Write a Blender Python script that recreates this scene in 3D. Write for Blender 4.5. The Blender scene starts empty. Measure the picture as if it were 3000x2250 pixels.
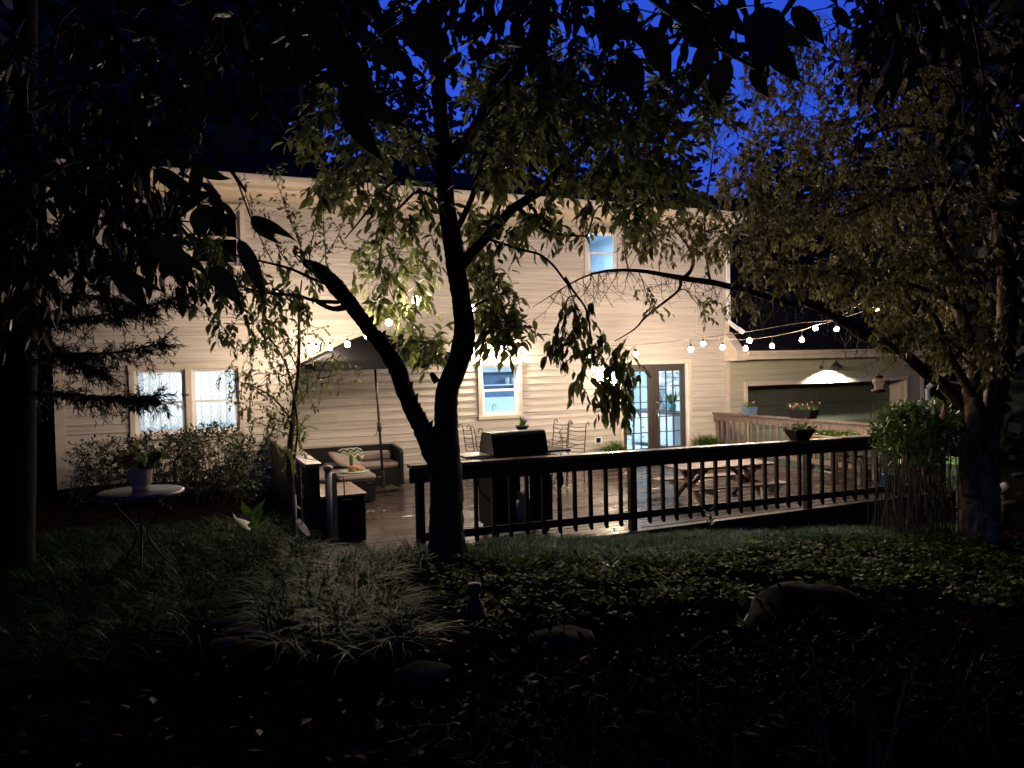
import bpy, math, random
import numpy as np
from mathutils import Vector, Matrix
random.seed(7); rng=np.random.default_rng(7)
S=bpy.context.scene; COL=S.collection
R=math.radians
# ------------------------------------------------------------------ camera
F=2180.0                                   # focal length in pixels of a 3000 x 2250 picture
def nrm(v): v=np.array(v,float); return v/np.linalg.norm(v)
_dn=nrm((.023,1,.02312)); _X=nrm((2.3018,-.0761,1)); _X=nrm(_X-_dn*_X.dot(_dn)); _Z=-_dn; _Y=np.cross(_Z,_X)
RW=np.array([_X,_Y,_Z])                    # camera axes (right, down, forward) -> world
C=np.array([1.915,-13.591,2.07])
def ray(px,py): return RW@np.array([(px-1500)/F,(py-1125)/F,1.])
def at_y(px,py,y=0.): r=ray(px,py); return C+r*((y-C[1])/r[1])
def at_z(px,py,z=0.): r=ray(px,py); return C+r*((z-C[2])/r[2])
def at_x(px,py,x=0.): r=ray(px,py); return C+r*((x-C[0])/r[0])
def at_d(px,py,d): return C+ray(px,py)*d
def proj(P):
    q=(np.atleast_2d(P)-C)@RW
    d=np.maximum(q[:,2],1e-3); return np.stack([1500+F*q[:,0]/d,1125+F*q[:,1]/d,q[:,2]],1)
cd=bpy.data.cameras.new('camera'); cam=bpy.data.objects.new('camera',cd); COL.objects.link(cam)
cd.sensor_width=36; cd.lens=36*F/3000; cd.clip_start=.05; cd.clip_end=500
right,down,fwd=RW[:,0],RW[:,1],RW[:,2]
cam.matrix_world=Matrix([[right[i],-down[i],-fwd[i],C[i]] for i in range(3)]+[[0,0,0,1]])
cd.dof.use_dof=True; cd.dof.focus_distance=11.5; cd.dof.aperture_fstop=12.0
S.camera=cam
# ------------------------------------------------------------------ world (blue hour) and exposure
W=bpy.data.worlds.new('World'); S.world=W; W.use_nodes=True
nt=W.node_tree; nt.nodes.clear()
sky=nt.nodes.new('ShaderNodeTexSky'); sky.sky_type='NISHITA'; sky.sun_disc=False
sky.sun_elevation=R(-1.0); sky.sun_rotation=R(200); sky.ozone_density=6.0; sky.air_density=1.0; sky.dust_density=1.0
wb=nt.nodes.new('ShaderNodeMix'); wb.data_type='RGBA'; wb.blend_type='MULTIPLY'; wb.inputs[0].default_value=1
wb.inputs[7].default_value=(.8,.95,1.2,1)         # the picture's white balance is set for the warm lamps
bg=nt.nodes.new('ShaderNodeBackground'); bg.inputs[1].default_value=1.6
wo=nt.nodes.new('ShaderNodeOutputWorld')
nt.links.new(sky.outputs[0],wb.inputs[6]); nt.links.new(wb.outputs[2],bg.inputs[0]); nt.links.new(bg.outputs[0],wo.inputs[0])
S.view_settings.view_transform='Standard'; S.view_settings.look='None'; S.view_settings.gamma=1
S.view_settings.use_curve_mapping=False; S.view_settings.exposure=0.34
S.render.engine='CYCLES'
try:
    cy=S.cycles; cy.use_denoising=True; cy.max_bounces=7; cy.diffuse_bounces=3; cy.glossy_bounces=3; cy.transmission_bounces=4; cy.transparent_max_bounces=8
    cy.sample_clamp_indirect=4; cy.sample_clamp_direct=0; cy.caustics_reflective=False; cy.caustics_refractive=False; cy.use_light_tree=True
except Exception: pass
BULB=850.0; SCONCE=22000.0; ROOM=95.0; BARN=22000.0
# ------------------------------------------------------------------ materials
MATS={}
def pmat(name,base,rough=.6,var=.12,scale=6,bump=0.,metal=0,stretch=(1,1,1),spec=.5,var2=None,detail=6,rvar=0.,coat=0.,island=0.,trans=0.,bscale=None,coords='Object'):
    if name in MATS: return MATS[name]
    m=bpy.data.materials.new(name); m.use_nodes=True; n=m.node_tree.nodes; l=m.node_tree.links
    b=n['Principled BSDF']; out=n['Material Output']
    tc=n.new('ShaderNodeTexCoord'); mp=n.new('ShaderNodeMapping'); mp.inputs['Scale'].default_value=stretch
    l.new(tc.outputs[coords],mp.inputs[0])
    nz=n.new('ShaderNodeTexNoise'); nz.inputs['Scale'].default_value=scale; nz.inputs['Detail'].default_value=detail; nz.inputs['Roughness'].default_value=.6
    l.new(mp.outputs[0],nz.inputs['Vector'])
    cr=n.new('ShaderNodeValToRGB'); lo=[max(0,c*(1-2.2*var)) for c in base]; hi=[min(1,c*(1+1.8*var)) for c in (var2 or base)]
    cr.color_ramp.elements[0].color=(*lo,1); cr.color_ramp.elements[1].color=(*hi,1)
    cr.color_ramp.elements[0].position=.3; cr.color_ramp.elements[1].position=.72
    l.new(nz.outputs['Fac'],cr.inputs[0]); colout=cr.outputs[0]
    if island:
        g=n.new('ShaderNodeNewGeometry'); oi=n.new('ShaderNodeObjectInfo'); ad=n.new('ShaderNodeMath'); ad.operation='ADD'
        l.new(g.outputs['Random Per Island'],ad.inputs[0]); l.new(oi.outputs['Random'],ad.inputs[1])
        fr=n.new('ShaderNodeMath'); fr.operation='FRACT'; l.new(ad.outputs[0],fr.inputs[0])
        mr=n.new('ShaderNodeMapRange'); mr.inputs[3].default_value=1-island; mr.inputs[4].default_value=1+island; l.new(fr.outputs[0],mr.inputs[0])
        mx=n.new('ShaderNodeMix'); mx.data_type='RGBA'; mx.blend_type='MULTIPLY'; mx.inputs[0].default_value=1
        l.new(colout,mx.inputs[6]); l.new(mr.outputs[0],mx.inputs[7]); colout=mx.outputs[2]
    l.new(colout,b.inputs['Base Color'])
    b.inputs['Roughness'].default_value=rough; b.inputs['Metallic'].default_value=metal; b.inputs['Specular IOR Level'].default_value=spec
    b.inputs['Coat Weight'].default_value=coat; b.inputs['Coat Roughness'].default_value=.12
    if rvar:
        mr=n.new('ShaderNodeMapRange'); mr.inputs[3].default_value=max(.03,rough-rvar); mr.inputs[4].default_value=rough+rvar
        mr.inputs[1].default_value=.35; mr.inputs[2].default_value=.65
        n2=n.new('ShaderNodeTexNoise'); n2.inputs['Scale'].default_value=scale*.35; l.new(tc.outputs[coords],n2.inputs['Vector']); l.new(n2.outputs['Fac'],mr.inputs[0]); l.new(mr.outputs[0],b.inputs['Roughness'])
    if bump:
        bp=n.new('ShaderNodeBump'); bp.inputs['Strength'].default_value=1; bp.inputs['Distance'].default_value=bump
        if bscale:
            n3=n.new('ShaderNodeTexNoise'); n3.inputs['Scale'].default_value=bscale; n3.inputs['Detail'].default_value=5; l.new(mp.outputs[0],n3.inputs['Vector']); l.new(n3.outputs['Fac'],bp.inputs['Height'])
        else: l.new(nz.outputs['Fac'],bp.inputs['Height'])
        l.new(bp.outputs[0],b.inputs['Normal'])
    if trans:
        t=n.new('ShaderNodeBsdfTranslucent'); l.new(colout,t.inputs[0]); ms=n.new('ShaderNodeMixShader'); ms.inputs[0].default_value=trans
        l.new(b.outputs[0],ms.inputs[1]); l.new(t.outputs[0],ms.inputs[2]); l.new(ms.outputs[0],out.inputs[0])
    MATS[name]=m; return m
def emat(name,col,st):
    m=bpy.data.materials.new(name); m.use_nodes=True; n=m.node_tree.nodes; b=n['Principled BSDF']
    b.inputs['Base Color'].default_value=(.9,.9,.9,1); b.inputs['Emission Color'].default_value=(*col,1); b.inputs['Emission Strength'].default_value=st
    return m
def glassmat(name='window_glass',tint=(.96,.98,1)):
    m=bpy.data.materials.new(name); m.use_nodes=True; n=m.node_tree.nodes; l=m.node_tree.links; n.clear()
    t=n.new('ShaderNodeBsdfTransparent'); t.inputs[0].default_value=(*tint,1); g=n.new('ShaderNodeBsdfGlossy'); g.inputs['Roughness'].default_value=.02
    f=n.new('ShaderNodeFresnel'); f.inputs[0].default_value=1.45; ms=n.new('ShaderNodeMixShader'); o=n.new('ShaderNodeOutputMaterial')
    l.new(f.outputs[0],ms.inputs[0]); l.new(t.outputs[0],ms.inputs[1]); l.new(g.outputs[0],ms.inputs[2]); l.new(ms.outputs[0],o.inputs[0]); return m
M_side=pmat('painted_siding',(.515,.465,.405),.6,.13,2.2,.0012,stretch=(.35,2,14),island=.07,detail=8,bscale=9)
M_gside=pmat('garage_siding_paint',(.42,.40,.31),.55,.08,3.0,.0012,stretch=(.35,2,14),island=.04)
M_trim=pmat('cream_trim_paint',(.60,.52,.42),.45,.06,5,.0004)
M_white=pmat('white_vinyl',(.78,.78,.77),.4,.03,5)
M_doorwood=pmat('taupe_door_paint',(.05,.038,.03),.45,.08,6,.0004,stretch=(6,6,.6))
M_roof=pmat('dark_roof_shingle',(.010,.009,.009),.95,.35,18,.004,spec=.03)
M_deck=pmat('wet_deck_wood',(.040,.027,.021),.22,.35,5,.0009,stretch=(.5,14,1),island=.42,detail=9,bscale=5,coat=.22,spec=.32)
for _n in [M_deck.node_tree]:
    _g=_n.nodes.new('ShaderNodeNewGeometry'); _o=_n.nodes.new('ShaderNodeObjectInfo'); _m=_n.nodes.new('ShaderNodeMapRange'); _m.inputs[3].default_value=.14; _m.inputs[4].default_value=.42; _n.links.new(_o.outputs['Random'],_m.inputs[0]); _n.links.new(_m.outputs[0],_n.nodes['Principled BSDF'].inputs['Roughness'])
M_wood=pmat('shaded_wet_wood',(.045,.034,.027),.55,.28,6,.0016,stretch=(1,8,8),island=.15,rvar=.1,spec=.12)  # wet wood, with the front railing's shade put into its dark colour
M_woodlit=pmat('lit_railing_wood',(.16,.115,.09),.5,.25,6,.0016,stretch=(8,8,1),island=.15)  # same wood as the front railing, lamplight put into the lighter colour
M_woodv=pmat('shaded_wet_upright_wood',(.045,.035,.028),.55,.28,6,.0016,stretch=(8,8,1),island=.15,spec=.12)  # upright grain version, shade put into the colour as well
M_cap=pmat('wet_cap_wood',(.15,.115,.09),.32,.25,6,.0014,stretch=(1,8,8),rvar=.14,coat=.3)
M_picnic=pmat('picnic_wood',(.21,.14,.09),.42,.22,6,.0014,stretch=(1,9,9),island=.12,rvar=.1,coat=.2)
M_planterw=pmat('cedar_boards',(.33,.215,.15),.6,.2,7,.001,stretch=(6,6,1),island=.15)
M_bark=pmat('dark_bark',(.045,.034,.027),.9,.5,9,.02,stretch=(3,3,.7),detail=9,bscale=7,spec=.08)
M_barkr=pmat('peeling_bark',(.12,.08,.06),.8,.5,5,.014,stretch=(3,3,.8),detail=9,var2=(.17,.125,.10),spec=.12)
M_twig=pmat('twig_bark',(.04,.03,.02),.75,.35,20)
M_leaf=pmat('green_leaf',(.115,.15,.034),.45,.25,6,.0,island=.5,trans=.5,var2=(.15,.17,.055),spec=.3)
M_leafb=pmat('bronze_leaf',(.10,.105,.034),.5,.3,6,.0,island=.6,trans=.45,var2=(.16,.145,.055),spec=.3)
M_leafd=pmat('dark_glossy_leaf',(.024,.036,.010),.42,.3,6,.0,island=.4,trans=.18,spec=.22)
M_leafy=pmat('fresh_leaf',(.065,.125,.015),.4,.25,6,.0,island=.4,trans=.35)
M_needle=pmat('conifer_needle',(.035,.04,.026),.6,.3,9,island=.3,trans=.1)
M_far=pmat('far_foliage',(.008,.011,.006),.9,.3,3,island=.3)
M_grass=pmat('liriope_blade',(.009,.036,.005),.5,.3,5,island=.8,trans=.12,spec=.035)
M_cover=pmat('ground_ivy_leaf',(.085,.125,.016),.55,.3,5,island=.85,trans=.3,spec=.05)
M_litter=pmat('fallen_leaf',(.045,.025,.013),.6,spec=.12,var=.35,scale=6,island=.7)
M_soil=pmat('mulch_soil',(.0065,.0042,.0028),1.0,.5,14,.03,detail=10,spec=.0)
M_black=pmat('black_enamel',(.006,.006,.0065),.5,.3,20,.0003,spec=.18)
M_iron=pmat('dark_iron',(.05,.042,.045),.45,.2,20,metal=.4)
M_steel=pmat('brushed_steel',(.55,.55,.56),.28,.08,30,metal=1,stretch=(1,20,20))
M_rattan=pmat('black_rattan',(.011,.010,.010),.6,.4,60,.003,stretch=(1,1,3),spec=.2)
M_cush=pmat('taupe_cushion',(.23,.185,.165),.9,.1,40,.001)
M_umb=pmat('charcoal_canvas',(.008,.0075,.008),.9,.1,30,.0004,spec=.03)
M_pole=pmat('bronze_pole',(.05,.037,.03),.4,.15,20,metal=.5)
M_stone=pmat('grey_stone',(.035,.03,.026),.95,.3,7,.01,spec=.03)
M_terra=pmat('terracotta',(.55,.25,.14),.7,.12,9,.001)
M_blue=pmat('blue_plastic',(.04,.16,.42),.4,.08,9)
M_bluegrey=pmat('blue_grey_ceramic',(.09,.15,.24),.35,.12,9)
M_wplast=pmat('pale_plastic',(.27,.25,.23),.45,.08,7)
M_pink=pmat('pink_petal',(.75,.24,.27),.6,.12,20,island=.15,trans=.2)
M_redp=pmat('red_petal',(.55,.02,.02),.5,.15,20,trans=.2)
M_green=pmat('lime_plastic',(.22,.5,.12),.4,.1,6)
M_cream=pmat('cream_pot',(.42,.37,.32),.55,.14,8,.0005)
M_room=pmat('room_paint',(.60,.72,.82),.8,.04,2)
M_roomw=pmat('white_cabinet',(.72,.78,.82),.5,.04,3)
M_glass=glassmat()
M_bulb=emat('bulb_glow',(1,.785,.575),BULB)
M_sconce=emat('flood_glow',(1,.82,.61),SCONCE*.10); M_lant=emat('lantern_glow',(1,.78,.54),SCONCE*.035)
M_barn=emat('barn_lamp_glow',(.93,1,.72),BARN)
M_panel=emat('room_ceiling_glow',(.66,.86,1),ROOM); M_panelw=emat('curtained_room_glow',(1,.98,.93),ROOM*.5)
# ------------------------------------------------------------------ object helpers
def tagp(o,label=None,cat=None,group=None,kind=None):
    if label: o['label']=label
    if cat: o['category']=cat
    if group: o['group']=group
    if kind: o['kind']=kind
    return o
def thing(name,label,cat,loc=(0,0,0),group=None):
    o=bpy.data.objects.new(name,None); COL.objects.link(o); o.location=tuple(map(float,loc)); o.empty_display_size=.1
    return tagp(o,label,cat,group)
def rootloc(o):
    while o.parent: o=o.parent
    return np.array(o.location)
class MB:
    def __init__(s): s.v=[]; s.f=[]; s.sm=[]
    def add(s,vs,fs,smooth=False):
        k=len(s.v); s.v+= [tuple(map(float,v)) for v in vs]; s.f+=[tuple(i+k for i in f) for f in fs]; s.sm+=[smooth]*len(fs); return s
    def box(s,x0,x1,y0,y1,z0,z1):
        return s.add([(x0,y0,z0),(x1,y0,z0),(x1,y1,z0),(x0,y1,z0),(x0,y0,z1),(x1,y0,z1),(x1,y1,z1),(x0,y1,z1)],[(0,3,2,1),(4,5,6,7),(0,1,5,4),(1,2,6,5),(2,3,7,6),(3,0,4,7)])
    def bbox(s,x0,x1,y0,y1,z0,z1,b=.006):
        # box with chamfered vertical and horizontal edges
        vs=[]
        for (z,i) in ((z0,b),(z0+b,0),(z1-b,0),(z1,b)):
            for (x,y) in ((x0+i+b*(i==0),y0+i),(x1-i-b*(i==0),y0+i),(x1-i,y0+i+b*(i==0)),(x1-i,y1-i-b*(i==0)),(x1-i-b*(i==0),y1-i),(x0+i+b*(i==0),y1-i),(x0+i,y1-i-b*(i==0)),(x0+i,y0+i+b*(i==0))): vs.append((x,y,z))
        fs=[tuple(range(7,-1,-1)),tuple(range(24,32))]
        for r in range(3):
            for k in range(8): fs.append((r*8+k,r*8+(k+1)%8,r*8+8+(k+1)%8,r*8+8+k))
        return s.add(vs,fs)
    def beam(s,a,b,w,h,up=(0,0,1)):
        a=np.array(a,float); b=np.array(b,float); t=nrm(b-a); sd=nrm(np.cross(t,up)); u=np.cross(sd,t); vs=[]
        for p in (a,b):
            for i,j in ((-1,-1),(1,-1),(1,1),(-1,1)): vs.append(p+sd*w/2*i+u*h/2*j)
        return s.add(vs,[(0,3,2,1),(4,5,6,7),(0,1,5,4),(1,2,6,5),(2,3,7,6),(3,0,4,7)])
    def tube(s,pts,rad,n=8,cap=True,rough=0.):
        pts=[np.array(p,float) for p in pts]; m=len(pts)
        if not hasattr(rad,'__len__'): rad=[rad]*m
        ref=np.array((0.3,.2,1.)); vs=[]; fs=[]
        t0=nrm(pts[1]-pts[0]); sd=np.cross(t0,ref); sd=nrm(sd if np.linalg.norm(sd)>.05 else np.cross(t0,(1,0,0)))
        for i in range(m):
            t=nrm(pts[min(i+1,m-1)]-pts[max(i-1,0)]); sd=nrm(sd-t*sd.dot(t)); u=np.cross(t,sd)
            for k in range(n):
                a=2*math.pi*k/n; rr=rad[i]*(1+(rough*(random.random()-.5) if rough else 0)); vs.append(pts[i]+(sd*math.cos(a)+u*math.sin(a))*rr)
        for i in range(m-1):
            for k in range(n): fs.append((i*n+k,i*n+(k+1)%n,(i+1)*n+(k+1)%n,(i+1)*n+k))
        if cap: fs+= [tuple(range(n-1,-1,-1)),tuple((m-1)*n+k for k in range(n))]
        return s.add(vs,fs,True)
    def lathe(s,prof,c=(0,0,0),n=20,cap=False,squash=1.):
        vs=[];fs=[];m=len(prof)
        for r,z in prof:
            for k in range(n): a=2*math.pi*k/n; vs.append((c[0]+r*math.cos(a),c[1]+r*math.sin(a)*squash,c[2]+z))
        for i in range(m-1):
            for k in range(n): fs.append((i*n+k,i*n+(k+1)%n,(i+1)*n+(k+1)%n,(i+1)*n+k))
        if cap: fs+=[tuple(range(n-1,-1,-1)),tuple((m-1)*n+k for k in range(n))]
        return s.add(vs,fs,True)
    def prism(s,poly,axis,a0,a1):
        # poly: 2D points, extruded along axis index
        n=len(poly); vs=[]
        for a in (a0,a1):
            for p in poly: q=list(p); q.insert(axis,a); vs.append(q)
        return s.add(vs,[tuple(range(n-1,-1,-1)),tuple(range(n,2*n))]+[(k,(k+1)%n,n+(k+1)%n,n+k) for k in range(n)])
    def ball(s,c,r,n=10,m=6,sc=(1,1,1)):
        vs=[(c[0],c[1],c[2]-r*sc[2])]; fs=[]
        for i in range(1,m):
            ph=-math.pi/2+math.pi*i/m
            for k in range(n): a=2*math.pi*k/n; vs.append((c[0]+r*sc[0]*math.cos(ph)*math.cos(a),c[1]+r*sc[1]*math.cos(ph)*math.sin(a),c[2]+r*sc[2]*math.sin(ph)))
        vs.append((c[0],c[1],c[2]+r*sc[2])); L=len(vs)-1
        for k in range(n): fs.append((0,1+(k+1)%n,1+k)); fs.append((L,L-n+k,L-n+(k+1)%n))
        for i in range(m-2):
            for k in range(n): b=1+i*n; fs.append((b+k,b+(k+1)%n,b+n+(k+1)%n,b+n+k))
        return s.add(vs,fs,True)
    def build(s,name,mat,parent=None,**kw):
        v=np.array(s.v)
        if parent is not None: v=v-rootloc(parent)
        me=bpy.data.meshes.new(name); me.from_pydata(v.tolist(),[],s.f); me.polygons.foreach_set('use_smooth',s.sm)
        me.materials.append(mat); o=bpy.data.objects.new(name,me); COL.objects.link(o)
        if parent is not None: o.parent=parent
        return tagp(o,**kw)
def B(name,mat,parent,*b,**kw): return MB().box(*b).build(name,mat,parent,**kw)
def fixn(o):
    import bmesh
    bm=bmesh.new(); bm.from_mesh(o.data); bmesh.ops.recalc_face_normals(bm,faces=bm.faces); bm.to_mesh(o.data); bm.free(); return o
def clone(o,parent=None):
    c=o.copy(); COL.objects.link(c); c.parent=parent
    for ch in list(o.children): clone(ch,c)
    return c
def bulk(name,verts,faces,mat,parent=None,smooth=False,**kw):
    v=np.asarray(verts,dtype=np.float32).reshape(-1,3); f=np.asarray(faces,dtype=np.int32); k=f.shape[1]
    if parent is not None: v=v-rootloc(parent).astype(np.float32)
    me=bpy.data.meshes.new(name); me.vertices.add(len(v)); me.vertices.foreach_set('co',v.ravel())
    me.loops.add(f.size); me.loops.foreach_set('vertex_index',f.ravel()); me.polygons.add(len(f))
    me.polygons.foreach_set('loop_start',np.arange(0,f.size,k,dtype=np.int32)); me.update(calc_edges=True)
    if smooth: me.polygons.foreach_set('use_smooth',[True]*len(f))
    me.materials.append(mat); o=bpy.data.objects.new(name,me); COL.objects.link(o)
    if parent is not None: o.parent=parent
    return tagp(o,**kw)
# leaf templates: (across, along, normal)
LT_A=np.array([(0,0,0),(.0,.33,-.05),(0,.68,-.06),(0,1,-.18),(-.26,.10,.02),(-.46,.30,.04),(-.43,.55,.03),(-.22,.80,-.04),(.26,.10,.02),(.46,.30,.04),(.43,.55,.03),(.22,.80,-.04)])  # pointed oval, folded on its rib, tip bent down
LF_A=np.array([(0,1,4),(4,1,5),(5,1,6),(1,2,6),(6,2,7),(7,2,3),(0,8,1),(8,9,1),(9,10,1),(1,10,2),(10,11,2),(11,3,2)])
def mkleaf(n):
    ts=np.linspace(0,1,n+2)[1:-1]; mid=[(0,t,-.05*math.sin(math.pi*t)-.12*t**3) for t in ts]; w=[.5*math.sin(math.pi*t**.85)**.8*(1-.25*t) for t in ts]
    V=[(0,0,0)]+mid+[(0,1,-.2)]; n0=len(V); V+=[(-a,t-.02,z+.10*a) for a,t,(_,_,z) in zip(w,ts,mid)]; n1=len(V); V+=[(a,t-.02,z+.10*a) for a,t,(_,_,z) in zip(w,ts,mid)]
    F_=[(0,1,n0),(0,n1,1)]
    for i in range(n-1): F_+=[(1+i,2+i,n0+i+1),(1+i,n0+i+1,n0+i),(1+i,n1+i+1,2+i),(1+i,n1+i,n1+i+1)]
    F_+=[(n,n+1,n0+n-1),(n,n1+n-1,n+1)]
    return np.array(V),np.array(F_)
LN=mkleaf(9); LM=mkleaf(5)
LT_B=np.array([(0,0,0),(-.45,.5,.06),(0,1,-.08),(.45,.5,.06)]); LF_B=np.array([(0,2,1),(0,3,2)])
def leafverts(P,A,Sd,L,Wd,T):
    N=np.cross(Sd,A); t=T[None]; L=L[:,None,None]; Wd=Wd[:,None,None]
    return P[:,None]+A[:,None]*(t[...,1:2]*L)+Sd[:,None]*(t[...,0:1]*Wd)+N[:,None]*(t[...,2:3]*L)
def unit(a): return a/np.maximum(np.linalg.norm(a,axis=1,keepdims=True),1e-6)
class Leaves:
    def __init__(s): s.P=[];s.A=[];s.S=[];s.L=[];s.W=[]
    def put(s,p,a,sd,L,W): s.P.append(p);s.A.append(a);s.S.append(sd);s.L.append(L);s.W.append(W)
    def finish(s,parent,mat,name='leaf',rest='foliage',top=300,T=(LT_A,LF_A),TO=None):
        if not s.P: return
        P=np.array(s.P);A=unit(np.array(s.A));Sd=np.array(s.S);Sd=unit(Sd-A*(Sd*A).sum(1,keepdims=True));L=np.array(s.L);Wd=np.array(s.W)
        q=proj(P); size=L/np.maximum(q[:,2],.2); vis=(q[:,0]>0)&(q[:,0]<3000)&(q[:,1]>0)&(q[:,1]<2250)&(q[:,2]>.2)
        o=np.argsort(-(size*vis+rng.random(len(L))*1e-9)); first=[i for i in o[:top] if vis[i]]; fs=set(first)
        base=rootloc(parent); me=bpy.data.meshes.new(name)
        TO=TO or LM; me.from_pydata(TO[0].tolist(),[],TO[1].tolist()); me.polygons.foreach_set('use_smooth',[True]*len(TO[1])); me.materials.append(mat)
        N=np.cross(Sd,A)
        for i in first:
            ob=bpy.data.objects.new(name,me); COL.objects.link(ob); ob.parent=parent
            a,sd,n,p=A[i]*L[i],Sd[i]*Wd[i],N[i]*L[i],P[i]-base
            ob.matrix_local=Matrix([[sd[r],a[r],n[r],p[r]] for r in range(3)]+[[0,0,0,1]])
        k=np.array([i for i in range(len(L)) if i not in fs],int)
        if len(k):
            TT,FF=T; V=leafverts(P[k],A[k],Sd[k],L[k],Wd[k],TT).reshape(-1,3); Fc=(FF[None]+(np.arange(len(k))*len(TT))[:,None,None]).reshape(-1,3)
            bulk(rest,V,Fc,mat,parent,kind='stuff')
def rv(s=1.): return rng.normal(size=3)*s
def sprig(mb,lv,p,d,length,n,leaf,droop=.5,wr=.42,tw=.0022,leafdroop=.6,jit=.35):
    d=nrm(d); pts=[np.array(p,float)]; k=4
    for i in range(k):
        d=nrm(d+np.array((0,0,-droop/k))+rv(.12)); pts.append(pts[-1]+d*length/k)
    mb.tube(pts,[tw,tw*.9,tw*.8,tw*.6,tw*.4],3,False)
    for j in range(n):
        u=(j+.6)/n*k; i=min(int(u),k-1); q=pts[i]+(pts[i+1]-pts[i])*(u-i); t=nrm(pts[i+1]-pts[i])
        sd=nrm(np.cross(t,rv()+np.array((0,0,1.5)))); sgn=1 if j%2 else -1
        a=nrm(t*.7+sd*sgn*.75+np.array((0,0,-leafdroop))+rv(jit)) if j<n-1 else nrm(t+np.array((0,0,-leafdroop*.6)))
        s2=np.cross(a,nrm(np.array((0,0,1))+rv(.55))); L=leaf*rng.uniform(.65,1.15)
        lv.put(q,a,s2,L,L*wr*rng.uniform(.85,1.15))
def nearest(sk,p): 
    D=((sk-p)**2).sum(1); return sk[D.argmin()]
def resample(pts,k=4):
    out=[]
    for a,b in zip(pts[:-1],pts[1:]):
        for i in range(k): out.append(a+(b-a)*i/k)
    out.append(pts[-1]); return out
def smoothpath(pts,rad,k=3):
    P=np.array(pts,float); n=len(P); out=[];ro=[]
    for i in range(n-1):
        p0=P[max(i-1,0)];p1=P[i];p2=P[i+1];p3=P[min(i+2,n-1)]
        for j in range(k):
            t=j/k; out.append(.5*((2*p1)+(-p0+p2)*t+(2*p0-5*p1+4*p2-p3)*t*t+(-p0+3*p1-3*p2+p3)*t**3)); ro.append(rad[i]+(rad[i+1]-rad[i])*t)
    out.append(P[-1]); ro.append(rad[-1]); return out,ro
def limb(pxs,dd=0.,k=3):
    """list of (px,py,depth,radius) -> world path, radii"""
    return smoothpath([at_d(a,b,d+dd) for a,b,d,r in pxs],[r for *_,r in pxs],k)
def foliate(tw,lv,sk,blobs,leaf,droop=.5,n=8,length=.35,wr=.42,leafdroop=.6,conn=True,tw_r=.0022,down=.3):
    for (cx,cy,rx,ry,d,sp,cnt) in blobs:
        c0=at_d(cx,cy,d)
        if conn:
            s0=nearest(sk,c0); mid=(s0+c0)/2+np.array((0,0,.12))+rv(.06); pth,rr=smoothpath([s0,mid,c0],[.009,.007,.004],4); tw.tube(pth,rr,4,False); hub=np.array(pth)
        for _ in range(cnt):
            a=rng.uniform(0,6.283); r=math.sqrt(rng.random()); ex,ey=cx+rx*r*math.cos(a),cy+ry*r*math.sin(a); e=at_d(ex,ey,d+rng.normal()*sp*.5)
            if 1690<ex<1830 and 640<ey<830 and rng.random()<.85: continue
            h=nearest(hub,e) if conn else nearest(sk,e); v=e-h; dist=np.linalg.norm(v)
            dirn=nrm(v+rv(.25)+np.array((0,0,-down)))
            st=e-dirn*length*.5
            if dist>.25 and rng.random()<.75:
                m1=(h+st)/2+rv(.05*min(dist,1.5))+np.array((0,0,.05*dist)); pth,rr=smoothpath([h,m1,st],[.004,.003,tw_r],2); tw.tube(pth,rr,3,False)
            sprig(tw,lv,st,dirn,length*rng.uniform(.7,1.3),n,leaf,droop,wr,tw_r,leafdroop)
def blades(P,h,w,lean,k=3,az=None):
    """arching grass blades, arrays"""
    n=len(P); az=rng.uniform(0,6.283,n) if az is None else az; H=h*rng.uniform(.55,1.2,n); Ln=lean*rng.uniform(.3,1.3,n)
    D=np.stack([np.cos(az),np.sin(az),np.zeros(n)],1); Sd=np.stack([-np.sin(az),np.cos(az),np.zeros(n)],1); V=[]
    for i in range(k+1):
        t=i/k; up=H*(t-.45*Ln*t*t*t); out=H*Ln*(.15*t+.9*t*t); ww=w*(1-t)**.6 if i<k else 0
        c=P+D*out[:,None]; c=c+np.array([0,0,1])*up[:,None]
        V+= [c-Sd*(ww/2),c+Sd*(ww/2)] if i<k else [c]
    V=np.stack(V,1); nv=V.shape[1]; fl=[]
    for i in range(k-1): fl+= [(2*i,2*i+1,2*i+3),(2*i,2*i+3,2*i+2)]
    fl.append((2*k-2,2*k-1,2*k)); Fc=(np.array(fl)[None]+(np.arange(n)*nv)[:,None,None]).reshape(-1,3)
    return V.reshape(-1,3),Fc
# ------------------------------------------------------------------ ground
def sst(a,b,x): t=np.clip((x-a)/(b-a),0,1); return t*t*(3-2*t)
def ground(x,y):
    x=np.asarray(x,float); y=np.asarray(y,float)
    z=np.interp(y,[-16,-9,-7.2,-6.5,-5.95,-5.75,-5.6],[.52,.42,.30,.17,-.02,-.12,-.45])
    z=z-.085*np.clip(x-5,0,9)
    zl=.30+.03*np.sin(x*2.1)*np.cos(y*1.7)
    z=z+(zl-z)*sst(3.25,2.7,x)*sst(-8.5,-6.6,y)
    z=z+(-.68-z)*sst(12.7,13.3,x)*sst(-7.5,-5.5,y)
    z=z+.03*np.sin(x*3.1+y*1.3)*np.sin(y*2.7)*sst(-5.9,-6.6,y)
    return z
def gz(x,y): return float(ground(x,y))
xs=np.concatenate([np.linspace(-60,-3,16)[:-1],np.linspace(-3,20,150),np.linspace(20,80,16)[1:]]); ys=np.concatenate([np.linspace(-60,-16,10)[:-1],np.linspace(-16,1,120),np.linspace(1,90,14)[1:]])
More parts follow.
